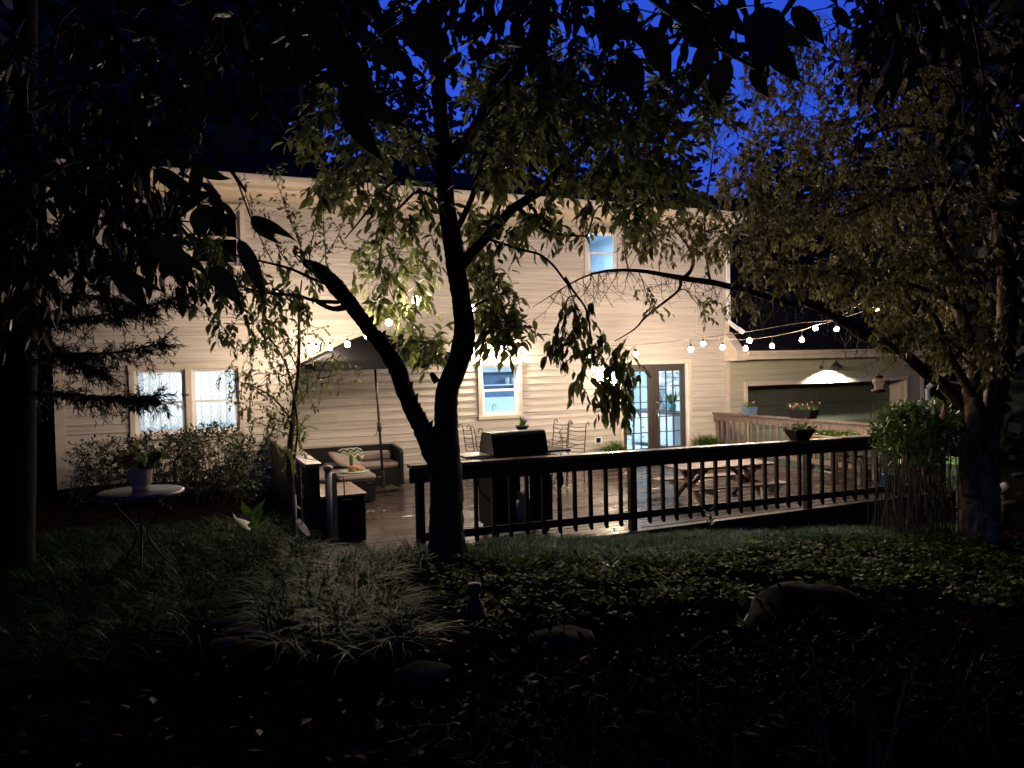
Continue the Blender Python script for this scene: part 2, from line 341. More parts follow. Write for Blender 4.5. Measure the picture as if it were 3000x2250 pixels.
XX,YY=np.meshgrid(xs,ys); ZZ=ground(XX,YY); V=np.stack([XX,YY,ZZ],-1).reshape(-1,3); nx=len(xs); ny=len(ys)
I=np.arange(nx*ny).reshape(ny,nx); Fq=np.stack([I[:-1,:-1],I[:-1,1:],I[1:,1:],I[1:,:-1]],-1).reshape(-1,4)
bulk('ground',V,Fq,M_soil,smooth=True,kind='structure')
# ------------------------------------------------------------------ house
house=thing('house','two storey cream house with lap siding, lit windows and French doors onto the deck','house',(0,0,0))
garage=thing('garage','attached one storey garage with a wide dark door under a barn lamp','garage',(13.3,0,-.68))
ZE=5.20; XR=13.2; RR=.1425
def wx(px,py): p=at_y(px,py,0.); return float(p[0]),float(p[2])
OP=[(1.10,2.70,1.09,2.16),(7.16,7.94,1.12,2.12),(10.36,12.06,.03,2.06),(9.585,10.30,3.97,4.84),(1.10,2.80,3.90,4.86)]   # window and door openings x0,x1,z0,z1
def segs(z0,z1,x0,x1,ops):
    cuts=[(a,b) for a,b,c,d in ops if c<z1-.001 and d>z0+.001]; out=[];x=x0
    for a,b in sorted(cuts):
        if a>x: out.append((x,a))
        x=max(x,b)
    if x<x1: out.append((x,x1))
    return out
def clap(z0,z1,xa,xb,ops,parent,mat,joint=None):
    # one lap board = wedge; notched pieces where an opening ends inside the course
    bounds=sorted({z0,z1,*[c for a,b,c,d in ops if z0+.004<c<z1-.004],*[d for a,b,c,d in ops if z0+.004<d<z1-.004]})
    for za,zb in zip(bounds[:-1],bounds[1:]):
        for a,b in segs(za,zb,xa,xb,ops):
            cut=[a]
            if b-a>4.2 and joint: cut+= [a+(b-a)*joint]
            cut.append(b)
            for p,q in zip(cut[:-1],cut[1:]):
                ta=-.024+.017*(za-z0)/(z1-z0); tb=-.024+.017*(zb-z0)/(z1-z0)
                gv=za==z0 and zb-za>.05
                MB().prism([(.02,za),(-.006,za),(-.006,za+.007),(ta,za+.010),(tb,zb-.0005),(.02,zb-.0005)] if gv else [(.02,za),(ta,za),(tb,zb-.0005),(.02,zb-.0005)],0,p+.001,q-.001).build('siding_board',mat,parent)
z=.0; i=0
while z<ZE-.01:
    clap(z,min(z+RR,ZE),.11,XR-.1,OP,house,M_side,joint=[.37,.61,.48,.29][i%4]); z+=RR; i+=1
OPG=[(13.707,18.88,-.8,1.50)]
z=-.68; 
while z<2.10:
    clap(z,min(z+RR,2.12),XR+.02,19.45,OPG,garage,M_gside,joint=[.5,.35,.62][i%3]); z+=RR; i+=1
def panel(ops,x0,x1,z0,z1,y0,y1,name,mat,parent):
    mb=MB(); zs=sorted({z0,z1,*[c for a,b,c,d in ops if z0<c<z1],*[d for a,b,c,d in ops if z0<d<z1]})
    for za,zb in zip(zs[:-1],zs[1:]):
        for a,b in segs(za,zb,x0,x1,ops): mb.box(a,b,y0,y1,za,zb)
    return mb.build(name,mat,parent)
panel(OP,.0,XR,-.4,ZE,.021,.16,'wall',M_trim,house)
panel(OPG,XR+.002,19.5,-.7,2.2,.021,.12,'wall',M_gside,garage)
B('foundation',M_stone,house,.03,XR,-.018,.02,-.5,-.002)
B('side_wall',M_side,house,.0,.12,.161,8.,-.4,ZE); B('side_wall',M_side,house,XR-.12,XR,.161,8.,-.4,ZE); B('back_wall',M_side,house,.12,XR-.12,7.9,8.,-.4,ZE)
B('side_wall',M_gside,garage,19.38,19.5,.121,7.5,-.7,2.2)
B('corner_board',M_trim,house,-.03,.108,-.034,.02,.0,ZE); B('corner_board',M_trim,house,XR-.098,XR+.015,-.034,.02,.0,ZE)
B('corner_board',M_trim,garage,19.45,19.56,-.034,.02,-.68,2.1)
# eave: frieze, soffit, fascia, gutter
B('frieze_board',M_trim,house,-.03,XR+.02,-.045,-.024,ZE-.14,ZE)
B('soffit',M_trim,house,-.25,XR+.25,-.33,-.046,ZE-.012,ZE+.012)
B('fascia',M_trim,house,-.25,XR+.25,-.352,-.331,ZE-.03,ZE+.16)
g=MB()
for k in range(4):
    xa=-.25+k*3.44; xb=xa+3.435
    g.prism([(-.353,5.235),(-.41,5.235),(-.44,5.30),(-.455,5.36),(-.455,5.385),(-.435,5.385),(-.43,5.37),(-.41,5.33),(-.353,5.33)],0,xa,xb)
fixn(g.build('gutter',M_trim,house))
ridge_y=4.0; ridge_z=6.93
rf=MB(); sl=(ridge_z-5.37)/(ridge_y+.42)
for k in range(11):       # courses of shingle rows, each a step proud of the next
    a=k/11; b=(k+1)/11; ya=-.42+(ridge_y+.42)*a; yb=-.42+(ridge_y+.42)*b; za=5.37+(ridge_z-5.37)*a; zb=5.37+(ridge_z-5.37)*b
    rf.prism([(ya,za-.05),(ya,za+.022),(yb,zb+.008),(yb,zb-.05)],0,-.3,XR+.3)
rf.prism([(ridge_y,ridge_z-.05),(ridge_y,ridge_z+.01),(8.4,5.35),(8.4,5.29)],0,-.3,XR+.3)
fixn(rf.build('roof',M_roof,house))
for gx in (0.0,XR-.12): fixn(MB().prism([(.0,ZE+.013),(8.,ZE+.013),(ridge_y,ridge_z-.08)],0,gx,gx+.12).build('gable',M_side,house))
# garage roof with boxed return
ge=2.33
fixn(MB().prism([(-.46,ge-.03),(-.46,ge+.02),(4.2,ge+4.65),(8.6,ge+.2),(8.6,ge+.14),(4.2,ge+4.56)],0,XR+.12,19.85).build('roof',M_roof,garage))
fixn(MB().prism([(-.455,ge-.06),(-.455,ge-.035),(-.01,ge+.415),(-.01,ge-.06)],0,XR-.12,XR+.115).build('rake_board',M_trim,garage))
B('eave_return',M_trim,garage,XR-.13,XR+.13,-.46,-.026,ge-.24,ge-.065)
B('fascia',M_trim,garage,XR+.131,19.8,-.44,-.42,ge-.22,ge-.05)
fixn(MB().prism([(-.441,ge-.13),(-.50,ge-.13),(-.54,ge-.05),(-.54,ge-.03),(-.441,ge-.03)],0,XR+.16,19.82).build('gutter',M_trim,garage))
B('soffit',M_trim,garage,XR+.131,19.8,-.419,-.024,ge-.22,ge-.20)
# downspouts
d=MB().beam((XR-.04,-.09,5.2),(XR-.04,-.09,2.95),.075,.055,(0,1,0)).beam((XR-.04,-.09,2.97),(XR+.10,-.24,2.80),.075,.055,(0,1,0)).beam((XR+.10,-.24,2.81),(XR+.2,-.3,2.72),.08,.06,(0,1,0)); d.beam((XR-.04,-.40,5.25),(XR-.04,-.09,5.10),.07,.055,(0,1,.2)); d.build('downspout',M_white,house)
MB().beam((19.62,-.08,1.25),(19.62,-.08,-.6),.09,.07,(0,1,0)).beam((19.62,-.08,1.27),(20.0,-.40,1.75),.09,.07,(0,1,0)).build('downspout',M_white,garage)
MB().beam((at_y(2034,800)[0],-.036,5.1),(at_y(2034,800)[0],-.036,at_y(2034,975)[2]),.02,.018,(0,1,0)).build('cable',M_trim,house)
MB().box(3.55,3.75,-.06,-.02,2.62,2.80).build('vent_cover',M_trim,house)
B('outlet_cover',M_white,house,*[at_y(1741,1320)[0],at_y(1762,1320)[0]],-.038,-.023,.42,.56); B('outlet_box',M_black,house,*[at_y(1745,1320)[0],at_y(1757,1320)[0]],-.05,-.0385,.44,.54)
B('hose_vent',M_white,house,5.0,5.12,-.05,-.023,1.9,2.0) if False else None
# windows
def frame4(name,mat,par,x0,x1,z0,z1,w,y0,y1):
    MB().box(x0,x0+w,y0,y1,z0,z1).box(x1-w,x1,y0,y1,z0,z1).box(x0+w,x1-w,y0,y1,z1-w,z1).box(x0+w,x1-w,y0,y1,z0,z0+w).build(name,mat,par)
def window(x0,x1,z0,z1,panes,meet,par=house):
    w=MB().box(x0-.075,x0,-.05,.02,z0-.0,z1).box(x1,x1+.075,-.05,.02,z0,z1).box(x0-.085,x1+.085,-.055,.02,z1,z1+.085).box(x0-.09,x1+.09,-.075,.02,z0-.07,z0).build('window',M_trim,par)
    n=len(panes)
    for k,(a,b) in enumerate(panes):
        # jamb liner, upper sash, lower sash, panes
        frame4('window_frame',M_white,w,a,b,z0,z1,.022,-.012,.12)
        zm=z0+(z1-z0)*meet
        frame4('sash',M_white,w,a+.023,b-.023,zm-.02,z1-.023,.035,.035,.06)
        frame4('sash',M_white,w,a+.023,b-.023,z0+.023,zm+.018,.042,.004,.034)
        B('pane',M_glass,w,a+.058,b-.058,.046,.05,zm+.015,z1-.058); B('pane',M_glass,w,a+.065,b-.065,.017,.021,z0+.065,zm-.024)
    for k in range(n-1): B('mullion',M_trim,w,panes[k][1],panes[k+1][0],-.045,.1,z0,z1)
    return w
window(1.10,2.70,1.09,2.16,[(1.10,1.865),(1.955,2.70)],.49)
window(7.16,7.94,1.12,2.12,[(7.16,7.94)],.50)
window(9.585,10.30,3.97,4.84,[(9.585,10.30)],.5)
_w=M_white; M_white=M_trim; window(1.10,2.80,3.90,4.86,[(1.10,1.90),(2.0,2.80)],.5); M_white=_w
# french doors
x0,x1,z0,z1=OP[2]
fr=MB().box(x0-.08,x0-.001,-.05,.02,.0,z1+.001).box(x1+.001,x1+.08,-.05,.02,.0,z1+.001).box(x0-.08,x1+.08,-.055,.02,z1+.002,z1+.085).build('door_frame',M_trim,house)
B('threshold',M_doorwood,fr,x0,x1,-.06,.12,.0,.029)
B('door_stop',M_white,fr,x1-.035,x1,-.03,.1,.03,z1)
xm=(x0+x1)/2-.02
def leaf_door(a,b,handle):
    g0,g1,h0,h1=a+.125,b-.125,.24,1.90
    dd=MB().box(a,g0,.035,.08,.031,z1-.005).box(g1,b,.035,.08,.031,z1-.005).box(g0,g1,.035,.08,.031,h0).box(g0,g1,.035,.08,h1,z1-.005).build('door',M_doorwood,house)
    nx_,nz_=3,5
    mu=MB()
    for k in range(1,nx_): xx=g0+(g1-g0)*k/nx_; mu.box(xx-.011,xx+.011,.04,.072,h0,h1)
    for k in range(1,nz_): zz=h0+(h1-h0)*k/nz_; mu.box(g0,g1,.041,.071,zz-.009,zz+.009)
    mu.build('muntin',M_doorwood,dd)
    for k in range(nx_):
        for j in range(nz_):
            B('pane',M_glass,dd,g0+(g1-g0)*k/nx_+.012,g0+(g1-g0)*(k+1)/nx_-.012,.053,.057,h0+(h1-h0)*j/nz_+.01,h0+(h1-h0)*(j+1)/nz_-.01)
    if handle:
        MB().lathe([(.0,-.012),(.028,-.01),(.028,.012),(0,.014)],(a+.05,.0,1.22),12).build('deadbolt',M_steel,dd)
        MB().box(a+.028,a+.072,.01,.034,.80,1.06).tube([(a+.05,.0,.85),(a+.05,-.03,.87),(a+.05,-.03,.98),(a+.05,.0,1.0)],.009,6).build('handle',M_steel,dd)
leaf_door(x0+.005,xm-.02,False); leaf_door(xm+.022,x1-.037,True)
B('astragal',M_doorwood,fr,xm-.019,xm+.021,.015,.085,.031,z1-.004)
# garage door: recessed, four panel rows
gx0,gx1=13.707,18.88
fr=MB().box(gx0-.08,gx0,-.055,.02,-.68,1.501).box(gx1,gx1+.08,-.055,.02,-.68,1.501).box(gx0-.08,gx1+.08,-.06,.02,1.502,1.60).build('door_frame',M_trim,garage)
MB().box(gx0-.01,gx0-.001,.021,.5,-.68,1.5).box(gx1+.001,gx1+.01,.021,.5,-.68,1.5).box(gx0,gx1,.021,.5,1.501,1.52).build('jamb',M_trim,fr)
M_gdoor=pmat('garage_door_paint',(.085,.09,.075),.5,.06,4); gd=B('garage_door',M_gdoor,garage,gx0,gx1,.45,.49,-.68,1.5)
for r in range(4):
    for k in range(8):
        a=gx0+.08+k*(gx1-gx0-.1)/8; zz=-.64+r*.54
        MB().prism([(a,zz+.06),(a+.56,zz+.06),(a+.56,zz+.48),(a,zz+.48)],1,.436,.449).build('door_panel',M_gdoor,gd)
    if r: B('section_joint',M_black,gd,gx0,gx1,.445,.4495,-.64+r*.54-.006,-.64+r*.54+.004)
# rooms behind the windows
def room(x0,x1,y0,y1,z0,z1,mat,name):
    MB().box(x0,x1,y1,y1+.05,z0,z1).box(x0-.05,x0,y0,y1,z0,z1).box(x1,x1+.05,y0,y1,z0,z1).box(x0,x1,y0,y1,z1,z1+.05).box(x0,x1,y0,y1,z0-.05,z0).build(name,mat,None,kind='structure')
room(.6,3.6,.17,3.6,.0,2.6,M_room,'bedroom_wall'); room(6.0,12.9,.17,4.2,.0,2.55,M_room,'kitchen_wall')
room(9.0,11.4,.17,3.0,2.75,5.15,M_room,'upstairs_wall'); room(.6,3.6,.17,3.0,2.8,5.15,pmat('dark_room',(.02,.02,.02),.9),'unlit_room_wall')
def ceil_lamp(x,y,z,w,h,lab,mat=M_panel):
    t=thing('ceiling_light',lab,'ceiling light',(x,y,z)); B('housing',M_white,t,x-w/2-.03,x+w/2+.03,y-h/2-.03,y+h/2+.03,z+.02,z+.05); B('diffuser',mat,t,x-w/2,x+w/2,y-h/2,y+h/2,z,z+.019)
ceil_lamp(2.0,1.4,2.5,.7,.7,'square ceiling light in the curtained room at the left',M_panelw)
ceil_lamp(7.6,1.6,2.45,.8,.6,'square ceiling light above the kitchen sink window')
ceil_lamp(11.2,2.0,2.45,.8,.6,'square ceiling light inside the French doors')
ceil_lamp(10.2,1.3,5.05,.5,.5,'square ceiling light in the blue upstairs room')
# curtains
def curtain_mat():
    m=bpy.data.materials.new('diamond_lace'); m.use_nodes=True; n=m.node_tree.nodes; l=m.node_tree.links; n.clear()
    tc=n.new('ShaderNodeTexCoord'); sp=n.new('ShaderNodeSeparateXYZ'); l.new(tc.outputs['Object'],sp.inputs[0])
    def mth(op,a,b=None):
        x=n.new('ShaderNodeMath'); x.operation=op
        for k,v in enumerate((a,b)):
            if v is None: continue
            if hasattr(v,'default_value') or not isinstance(v,(int,float)): l.new(v,x.inputs[k])
            else: x.inputs[k].default_value=v
        return x.outputs[0]
    fx=mth('ABSOLUTE',mth('SUBTRACT',mth('FRACT',mth('DIVIDE',sp.outputs[0],.145)),.5)); fz=mth('ABSOLUTE',mth('SUBTRACT',mth('FRACT',mth('DIVIDE',sp.outputs[2],.26)),.5))
    dd=mth('ADD',fx,fz)
    cr=n.new('ShaderNodeValToRGB'); e=cr.color_ramp; e.interpolation='CONSTANT'
    e.elements[0].position=0; e.elements[0].color=(.55,.48,.36,1); e.elements[1].position=.09; e.elements[1].color=(.88,.86,.80,1)
    for p,c in ((.34,(.42,.45,.46,1)),(.42,(.86,.92,.95,1)),(.58,(.5,.53,.55,1)),(.64,(.86,.92,.95,1))): q=e.elements.new(p); q.color=c
    l.new(dd,cr.inputs[0])
    t=n.new('ShaderNodeBsdfTranslucent'); df=n.new('ShaderNodeBsdfDiffuse'); tr=n.new('ShaderNodeBsdfTransparent'); l.new(cr.outputs[0],t.inputs[0]); l.new(cr.outputs[0],df.inputs[0])
    a=n.new('ShaderNodeMixShader'); a.inputs[0].default_value=.25; l.new(t.outputs[0],a.inputs[1]); l.new(df.outputs[0],a.inputs[2])
    b=n.new('ShaderNodeMixShader'); b.inputs[0].default_value=.12; l.new(a.outputs[0],b.inputs[1]); l.new(tr.outputs[0],b.inputs[2]); o=n.new('ShaderNodeOutputMaterial'); l.new(b.outputs[0],o.inputs[0]); return m
M_lace=curtain_mat()
def curtain(x0,x1,z0,z1,lab,ph):
    n=60; vs=[];fs=[]
    for k in range(n+1):
        x=x0+(x1-x0)*k/n; yy=.19+.022*math.sin(k*.62+ph)+.01*math.sin(k*1.7)
        zb=z0+.045*abs(math.sin((x-x0)/(x1-x0)*math.pi*4.5+ph))
        for z in (zb,(zb+z1)/2,z1): vs.append((x,yy,z))
    for k in range(n):
        for j in range(2): fs.append((k*3+j,k*3+3+j,k*3+4+j,k*3+1+j))
    t=thing('curtain',lab,'curtain',((x0+x1)/2,.19,z0)); MB().add(vs,fs,True).build('lace_panel',M_lace,t); MB().tube([(x0,.19,z1+.01),(x1,.19,z1+.01)],.01,6).build('rod',M_white,t)
curtain(1.06,1.885,1.17,2.2,'sheer diamond patterned curtain in the left pane of the ground floor window',0.3)
curtain(1.925,2.74,1.20,2.2,'sheer diamond patterned curtain in the right pane of the ground floor window',1.4)
# kitchen things seen through centre window and doors
t=thing('wall_cabinet','white wall cabinet seen through the middle kitchen window','cabinet',(9.5,3.9,1.9)); B('body',M_roomw,t,8.5,10.5,3.85,4.19,1.95,2.5); [B('cabinet_door',M_roomw,t,8.52+k*.495,8.99+k*.495,3.83,3.849,1.97,2.48) for k in range(4)]
t=thing('shelf','narrow shelf on the far kitchen wall behind the middle window','shelf',(9.2,3.9,1.6)); B('board',M_roomw,t,8.5,10.2,3.95,4.19,1.60,1.625); B('backboard',M_bluegrey,t,8.5,10.2,4.185,4.195,1.3,1.94)
for k,(x,lab) in enumerate(((9.45,'left white canister on the shelf behind the kitchen window'),(9.62,'right white canister on the shelf behind the kitchen window'))):
    tt=thing('canister',lab,'canister',(x,4.05,1.626)); MB().lathe([(0,0),(.05,0),(.05,.13),(.045,.14),(0,.14)],(x,4.05,1.626),14).build('body',M_white,tt); MB().lathe([(0,0),(.052,0),(.052,.02),(.012,.024),(.012,.04),(0,.042)],(x,4.05,1.767),14).build('lid',M_white,tt)
t=thing('faucet','kitchen tap standing behind the middle window sill','tap',(7.7,.5,1.0)); MB().tube([(7.62,.55,.95),(7.62,.55,1.28),(7.62,.50,1.33),(7.62,.42,1.33),(7.62,.38,1.27)],.012,8).build('spout',M_steel,t); B('counter',M_roomw,t,6.4,9.2,.3,.75,.90,.948)
t=thing('base_cabinet','white base cabinets with dark knobs inside the right French door','cabinet',(12.6,1.8,0)); B('body',M_roomw,t,12.32,12.88,.9,2.9,.1,.86); B('worktop',M_doorwood,t,12.28,12.89,.86,2.94,.861,.90)
for q_ in range(4):
    for k in range(3): B('drawer_front',M_roomw,t,12.302,12.319,.93+q_*.49,1.38+q_*.49,.14+k*.24,.36+k*.24); MB().ball((12.285,1.155+q_*.49,.25+k*.24),.02,8,5).build('knob',M_black,t)
t=thing('potted_plant','broad leaved plant in a teal pot on the counter inside the right door','plant',(12.5,1.2,.9))
M_teal=pmat('teal_glaze',(.03,.25,.27),.3,.1,8); MB().lathe([(0,0),(.075,0),(.10,.18),(.095,.19),(.08,.17)],(12.5,1.2,.901),16).build('pot',M_teal,t)
lv=Leaves()
for k in range(14):
    a=k*2.4; lv.put(np.array((12.5,1.2,1.06)),nrm((math.cos(a)*.8,math.sin(a)*.8,.9+.5*random.random())),nrm((-math.sin(a),math.cos(a),.1)),.30+.12*random.random(),.10)
lv.finish(t,M_leafy)
t=thing('lattice_panel','dark lattice screen on the counter beside the teal pot','lattice',(12.6,1.9,.9)); mb=MB()
for k in range(9): mb.beam((12.6,1.6+k*.05,.92),(12.6,1.9+k*.05,1.42),.012,.012,(1,0,0)).beam((12.6,1.9+k*.05,.92),(12.6,1.6+k*.05,1.42),.012,.012,(1,0,0))
mb.box(12.58,12.62,1.6,2.3,1.42,1.45).build('lattice',M_iron,t)
M_art=pmat('landscape_print',(.30,.42,.30),.6,.5,3,stretch=(1,1,4),var2=(.55,.75,.85)); t=thing('painting','wide landscape painting on the wall inside the right French door','painting',(12.88,1.7,1.6)); B('canvas',M_art,t,12.87,12.885,1.0,2.4,1.42,1.9); MB().box(12.86,12.89,.96,1.0,1.38,1.94).box(12.86,12.89,2.4,2.44,1.38,1.94).box(12.86,12.89,1.0,2.4,1.38,1.42).box(12.86,12.89,1.0,2.4,1.9,1.94).build('frame',M_white,t)
t=thing('dining_chair','green wooden dining chair inside the left French door','chair',(11.1,1.2,0)); M_gch=pmat('pale_green_paint',(.32,.45,.30),.5,.05)
B('seat',M_gch,t,10.85,11.3,1.0,1.45,.43,.46)
for a,b in ((10.87,1.02),(11.26,1.02),(10.87,1.41),(11.26,1.41)): MB().tube([(a,b,0),(a,b,.43)],.018,6).build('leg',M_gch,t)
mb=MB().tube([(10.87,1.0,.45),(10.85,.97,.95)],.018,6).tube([(11.28,1.0,.45),(11.3,.97,.95)],.018,6).tube([(10.85,.97,.93),(10.95,.96,1.0),(11.075,.96,1.04),(11.2,.96,1.0),(11.3,.97,.93)],.03,6).box(11.0,11.15,.965,.985,.46,.98); mb.build('backrest',M_gch,t)
t=thing('door_casing','tall pale post and casing between the kitchen and hall','casing',(11.5,3.0,0)); B('post',M_roomw,t,11.35,11.45,2.9,3.0,0,2.5); B('casing',M_roomw,t,11.2,11.3,3.6,3.7,0,2.5)
# ------------------------------------------------------------------ deck
DX0,DX1,DY=3.25,12.75,-5.80
bw=.1405
def deckboards():
    y=-.03; k=0; ends=[.33,.55,.70,.42]
    while y-bw>DY-.02:
        xs_=[DX0,DX0+(DX1-DX0)*ends[k%4],DX1]
        for a,b in zip(xs_[:-1],xs_[1:]):
            dz=random.uniform(-.0015,.0015); d1=dz+random.uniform(-.0022,.0022)
            MB().prism([(y-.005,-.028),(y-.005,-.005+dz),(y-.010,dz),(y-bw+.010,d1),(y-bw+.005,-.005+d1),(y-bw+.005,-.028)],0,a+.0015,b-.0015).build('deck_board',M_deck,deck)
        y-=bw; k+=1
    return y
deck=B('deck',M_wood,None,DX0+.03,DX1-.03,DY+.05,-.03,-.20,-.034,kind='structure')
yend=deckboards()
B('rim_joist',M_wood,deck,DX0,DX1,yend-.0,yend+.04,-.25,-.03)
# front railing
def rz(x): return -.012*(x-4.1)          # old rail sags a little to the right
RY=-5.72
rail=thing('deck_railing','long dark wooden railing along the front edge of the deck','railing',(4.1,RY,0))
xa,xb=4.08,12.62
posts=[4.21,6.95,9.83,12.55]
def rtop(x): return 1.03+rz(x)
def strip(name,mat,par,xa,xb,y0,y1,zl,zh,xs=None):
    MB().add([(xa,y0,zl(xa)),(xb,y0,zl(xb)),(xb,y1,zl(xb)),(xa,y1,zl(xa)),(xa,y0,zh(xa)),(xb,y0,zh(xb)),(xb,y1,zh(xb)),(xa,y1,zh(xa))],[(0,3,2,1),(4,5,6,7),(0,1,5,4),(1,2,6,5),(2,3,7,6),(3,0,4,7)]).build(name,mat,par)
for a,b in zip([xa]+posts[1:3],posts[1:3]+[xb]):
    strip('cap_board',M_cap,rail,a+.001,b-.001,RY-.10,RY+.06,lambda x:rtop(x)-.035,rtop)
    strip('top_rail',M_wood,rail,a+.001,b-.001,RY-.055,RY-.018,lambda x:rtop(x)-.20,lambda x:rtop(x)-.036)
    strip('bottom_rail',M_wood,rail,max(a,4.26)+.001,b-.001,RY-.012,RY+.026,lambda x:.175+rz(x),lambda x:.265+rz(x))
for p in posts: MB().bbox(p-.045,p+.045,RY-.015+.004,RY+.075,-.5 if p>5 else -.35,rtop(p)-.036,.005).build('post',M_woodv,rail)
bal=[]
for (a,b,n) in ((4.21,6.95,12),(6.95,9.83,13),(9.83,12.55,12)):
    for k in range(n): bal.append(a+(b-a)*(k+1)/(n+1))
bmesh_=None
for xk in bal:
    zt=rtop(xk)-.11; zb=.09+rz(xk); w=.021
    if bmesh_ is None:
        o=MB().add([(-w,-.019,.0),(w,-.019,.0),(w,.019,.035),(-w,.019,.035),(-w,-.019,.80),(w,-.019,.80),(w,.019,.80),(-w,.019,.80)],[(0,3,2,1),(4,5,6,7),(0,1,5,4),(1,2,6,5),(2,3,7,6),(3,0,4,7)]).build('baluster',M_woodv,None); o.parent=rail; bmesh_=o
    else: o=bmesh_.copy(); COL.objects.link(o)
    o.parent=rail; o.location=(xk-4.1+random.uniform(-.004,.004),-.033,zb+.02)
# left side railing: close vertical boards with a broad cap
lr=thing('side_railing','solid board railing with a broad cap on the left side of the deck','railing',(3.2,-2.4,0))
LX=3.19
y=-4.70
while y<-.1:
    B('fence_board',M_woodv,lr,LX-.012+random.uniform(-.003,.003),LX+.01,y+.002,y+.088,-.2,.955); y+=.091
for yy in (-4.66,-2.4,-.1): MB().bbox(LX+.012,LX+.10,yy-.045,yy+.045,-.02,.955,.005).build('post',M_woodv,lr)
for a,b in ((-4.78,-2.4),(-2.4,-.05)): B('cap_board',M_cap,lr,LX-.07,LX+.12,a+.001,b-.001,.958,.996)
B('rail',M_wood,lr,LX+.0105,LX+.045,-4.60,-.15,.80,.90)
# right side railing
rr_=thing('side_railing','wooden railing on the right side of the deck carrying flower pots','railing',(12.78,-2.8,0)); RX=12.78; rt=.945
for a,b in ((-5.60,-2.8),(-2.8,-.03)):
    B('cap_board',M_cap,rr_,RX-.08,RX+.07,a+.001,b-.001,rt-.033,rt); B('top_rail',M_woodlit,rr_,RX-.045,RX-.01,a+.002,b-.002,rt-.18,rt-.034); B('bottom_rail',M_woodlit,rr_,RX-.04,RX-.005,a+.002,b-.002,.10,.19)
for yy in (-.10,-2.8,-5.5): MB().bbox(RX+.0,RX+.09,yy-.045,yy+.045,-.4,rt-.034,.005).build('post',M_woodlit,rr_)
yy=-.30
o2=bmesh_.data.copy(); o2.materials[0]=M_woodlit
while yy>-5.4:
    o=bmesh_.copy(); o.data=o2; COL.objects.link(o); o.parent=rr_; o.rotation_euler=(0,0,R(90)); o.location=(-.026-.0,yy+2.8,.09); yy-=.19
# ------------------------------------------------------------------ gate post with handle, stake and splash tray beside left rail
gp=thing('gate_post','pale round gate post with a knob cap at the end of the left railing','post',(3.30,-4.93,0))
px0=at_d(962,1400,8.75)
gx_,gy_=float(px0[0]),float(px0[1])
gp.location=(gx_,gy_,.1)
MB().tube([(gx_,gy_,.0),(gx_,gy_,.90)],.042,14).build('pipe',M_wplast,gp); MB().lathe([(0,0),(.05,0),(.058,.02),(.05,.05),(.02,.065),(0,.066)],(gx_,gy_,.90),14).build('cap',M_cap,gp)
ga=thing('gate','narrow pale gate board with a bent handle, standing open edge on','gate',(gx_+.075,gy_,.1)); B('board',M_wplast,ga,gx_+.045,gx_+.095,gy_-.012,gy_+.03,.02,.87)
MB().tube([(gx_+.09,gy_-.02,.82),(gx_+.16,gy_-.03,.82),(gx_+.175,gy_-.03,.79),(gx_+.175,gy_-.03,.58),(gx_+.15,gy_-.03,.55),(gx_+.09,gy_-.02,.55)],.008,6).build('handle',M_pole,ga)
p=at_d(862,1500,8.3); t=thing('garden_stake','thin pale stake standing below the left railing','stake',(p[0],p[1],p[2]-.3)); MB().tube([at_d(865,1590,8.3),at_d(864,1450,8.3)],.016,8).build('shaft',M_wplast,t)
a=at_d(868,1520,8.2); b=at_d(903,1566,8.2); t=thing('splash_tray','pale curved tray leaning at the foot of the left railing','tray',tuple(b)); vs=[];fs=[]
for i in range(7):
    u=i/6; c=a+(b-a)*u; w=.09*math.sin(math.pi*min(.95,.25+u*.6))
    for j in range(5): v=(j-2)/2; vs.append(c+np.array((v*w*.5,v*w*.3,0))+np.array((-.35,-.6,-.5))*w*(1-v*v)*.6)
for i in range(6):
    for j in range(4): fs.append((i*5+j,i*5+j+1,i*5+6+j,i*5+5+j))
MB().add(vs,fs,True).build('scoop',M_wplast,t)
# ------------------------------------------------------------------ deck furniture
def cushion(name,par,x0,x1,y0,y1,z0,z1,mat=M_cush,**kw):
    o=MB().bbox(x0,x1,y0,y1,z0,z1,min(.035,(z1-z0)*.4)).build(name,mat,par,**kw)
    b=o.modifiers.new('b','BEVEL'); b.width=.02; b.segments=3; b.limit_method='NONE'; o.data.polygons.foreach_set('use_smooth',[True]*len(o.data.polygons)); return o
so=thing('corner_sofa','black rattan corner sofa with taupe seat cushions against the house wall','sofa',(4.4,-.4,0))
B('base',M_rattan,so,3.45,5.30,-.74,-.10,.03,.33); B('back_panel',M_rattan,so,3.45,5.36,-.10,-.035,.03,.70); MB().prism([(-.10,.03),(-.76,.03),(-.76,.60),(-.70,.66),(-.10,.70)],0,5.30,5.36).build('arm',M_rattan,so)
fixn(so.children[-1])
B('side_base',M_rattan,so,3.38,4.0,-1.9,-.741,.03,.33)
cushion('seat_cushion',so,4.06,5.29,-.73,-.11,.34,.44); cushion('seat_cushion',so,3.42,4.03,-1.88,-.12,.34,.44)
cushion('back_cushion',so,4.35,5.24,-.38,-.12,.445,.60)
def loose(name,lab,cat,c,sx,sy,sz,rot,mat,group=None):
    t=thing(name,lab,cat,c,group); t.rotation_euler=rot
    o=MB().ball((0,0,0),1,16,8,(sx,sy,sz)); 
    o.v=[(math.copysign(abs(x/sx)**.45*sx,x),math.copysign(abs(y/sy)**.45*sy,y),z) for x,y,z in o.v]
    q=o.build('cover',mat,None); q.parent=t; return t
c=at_d(1015,1352,12.6); loose('cushion','large taupe cushion lying tilted on the corner of the sofa','cushion',c,.30,.26,.055,(R(22),R(18),R(20)),M_cush)
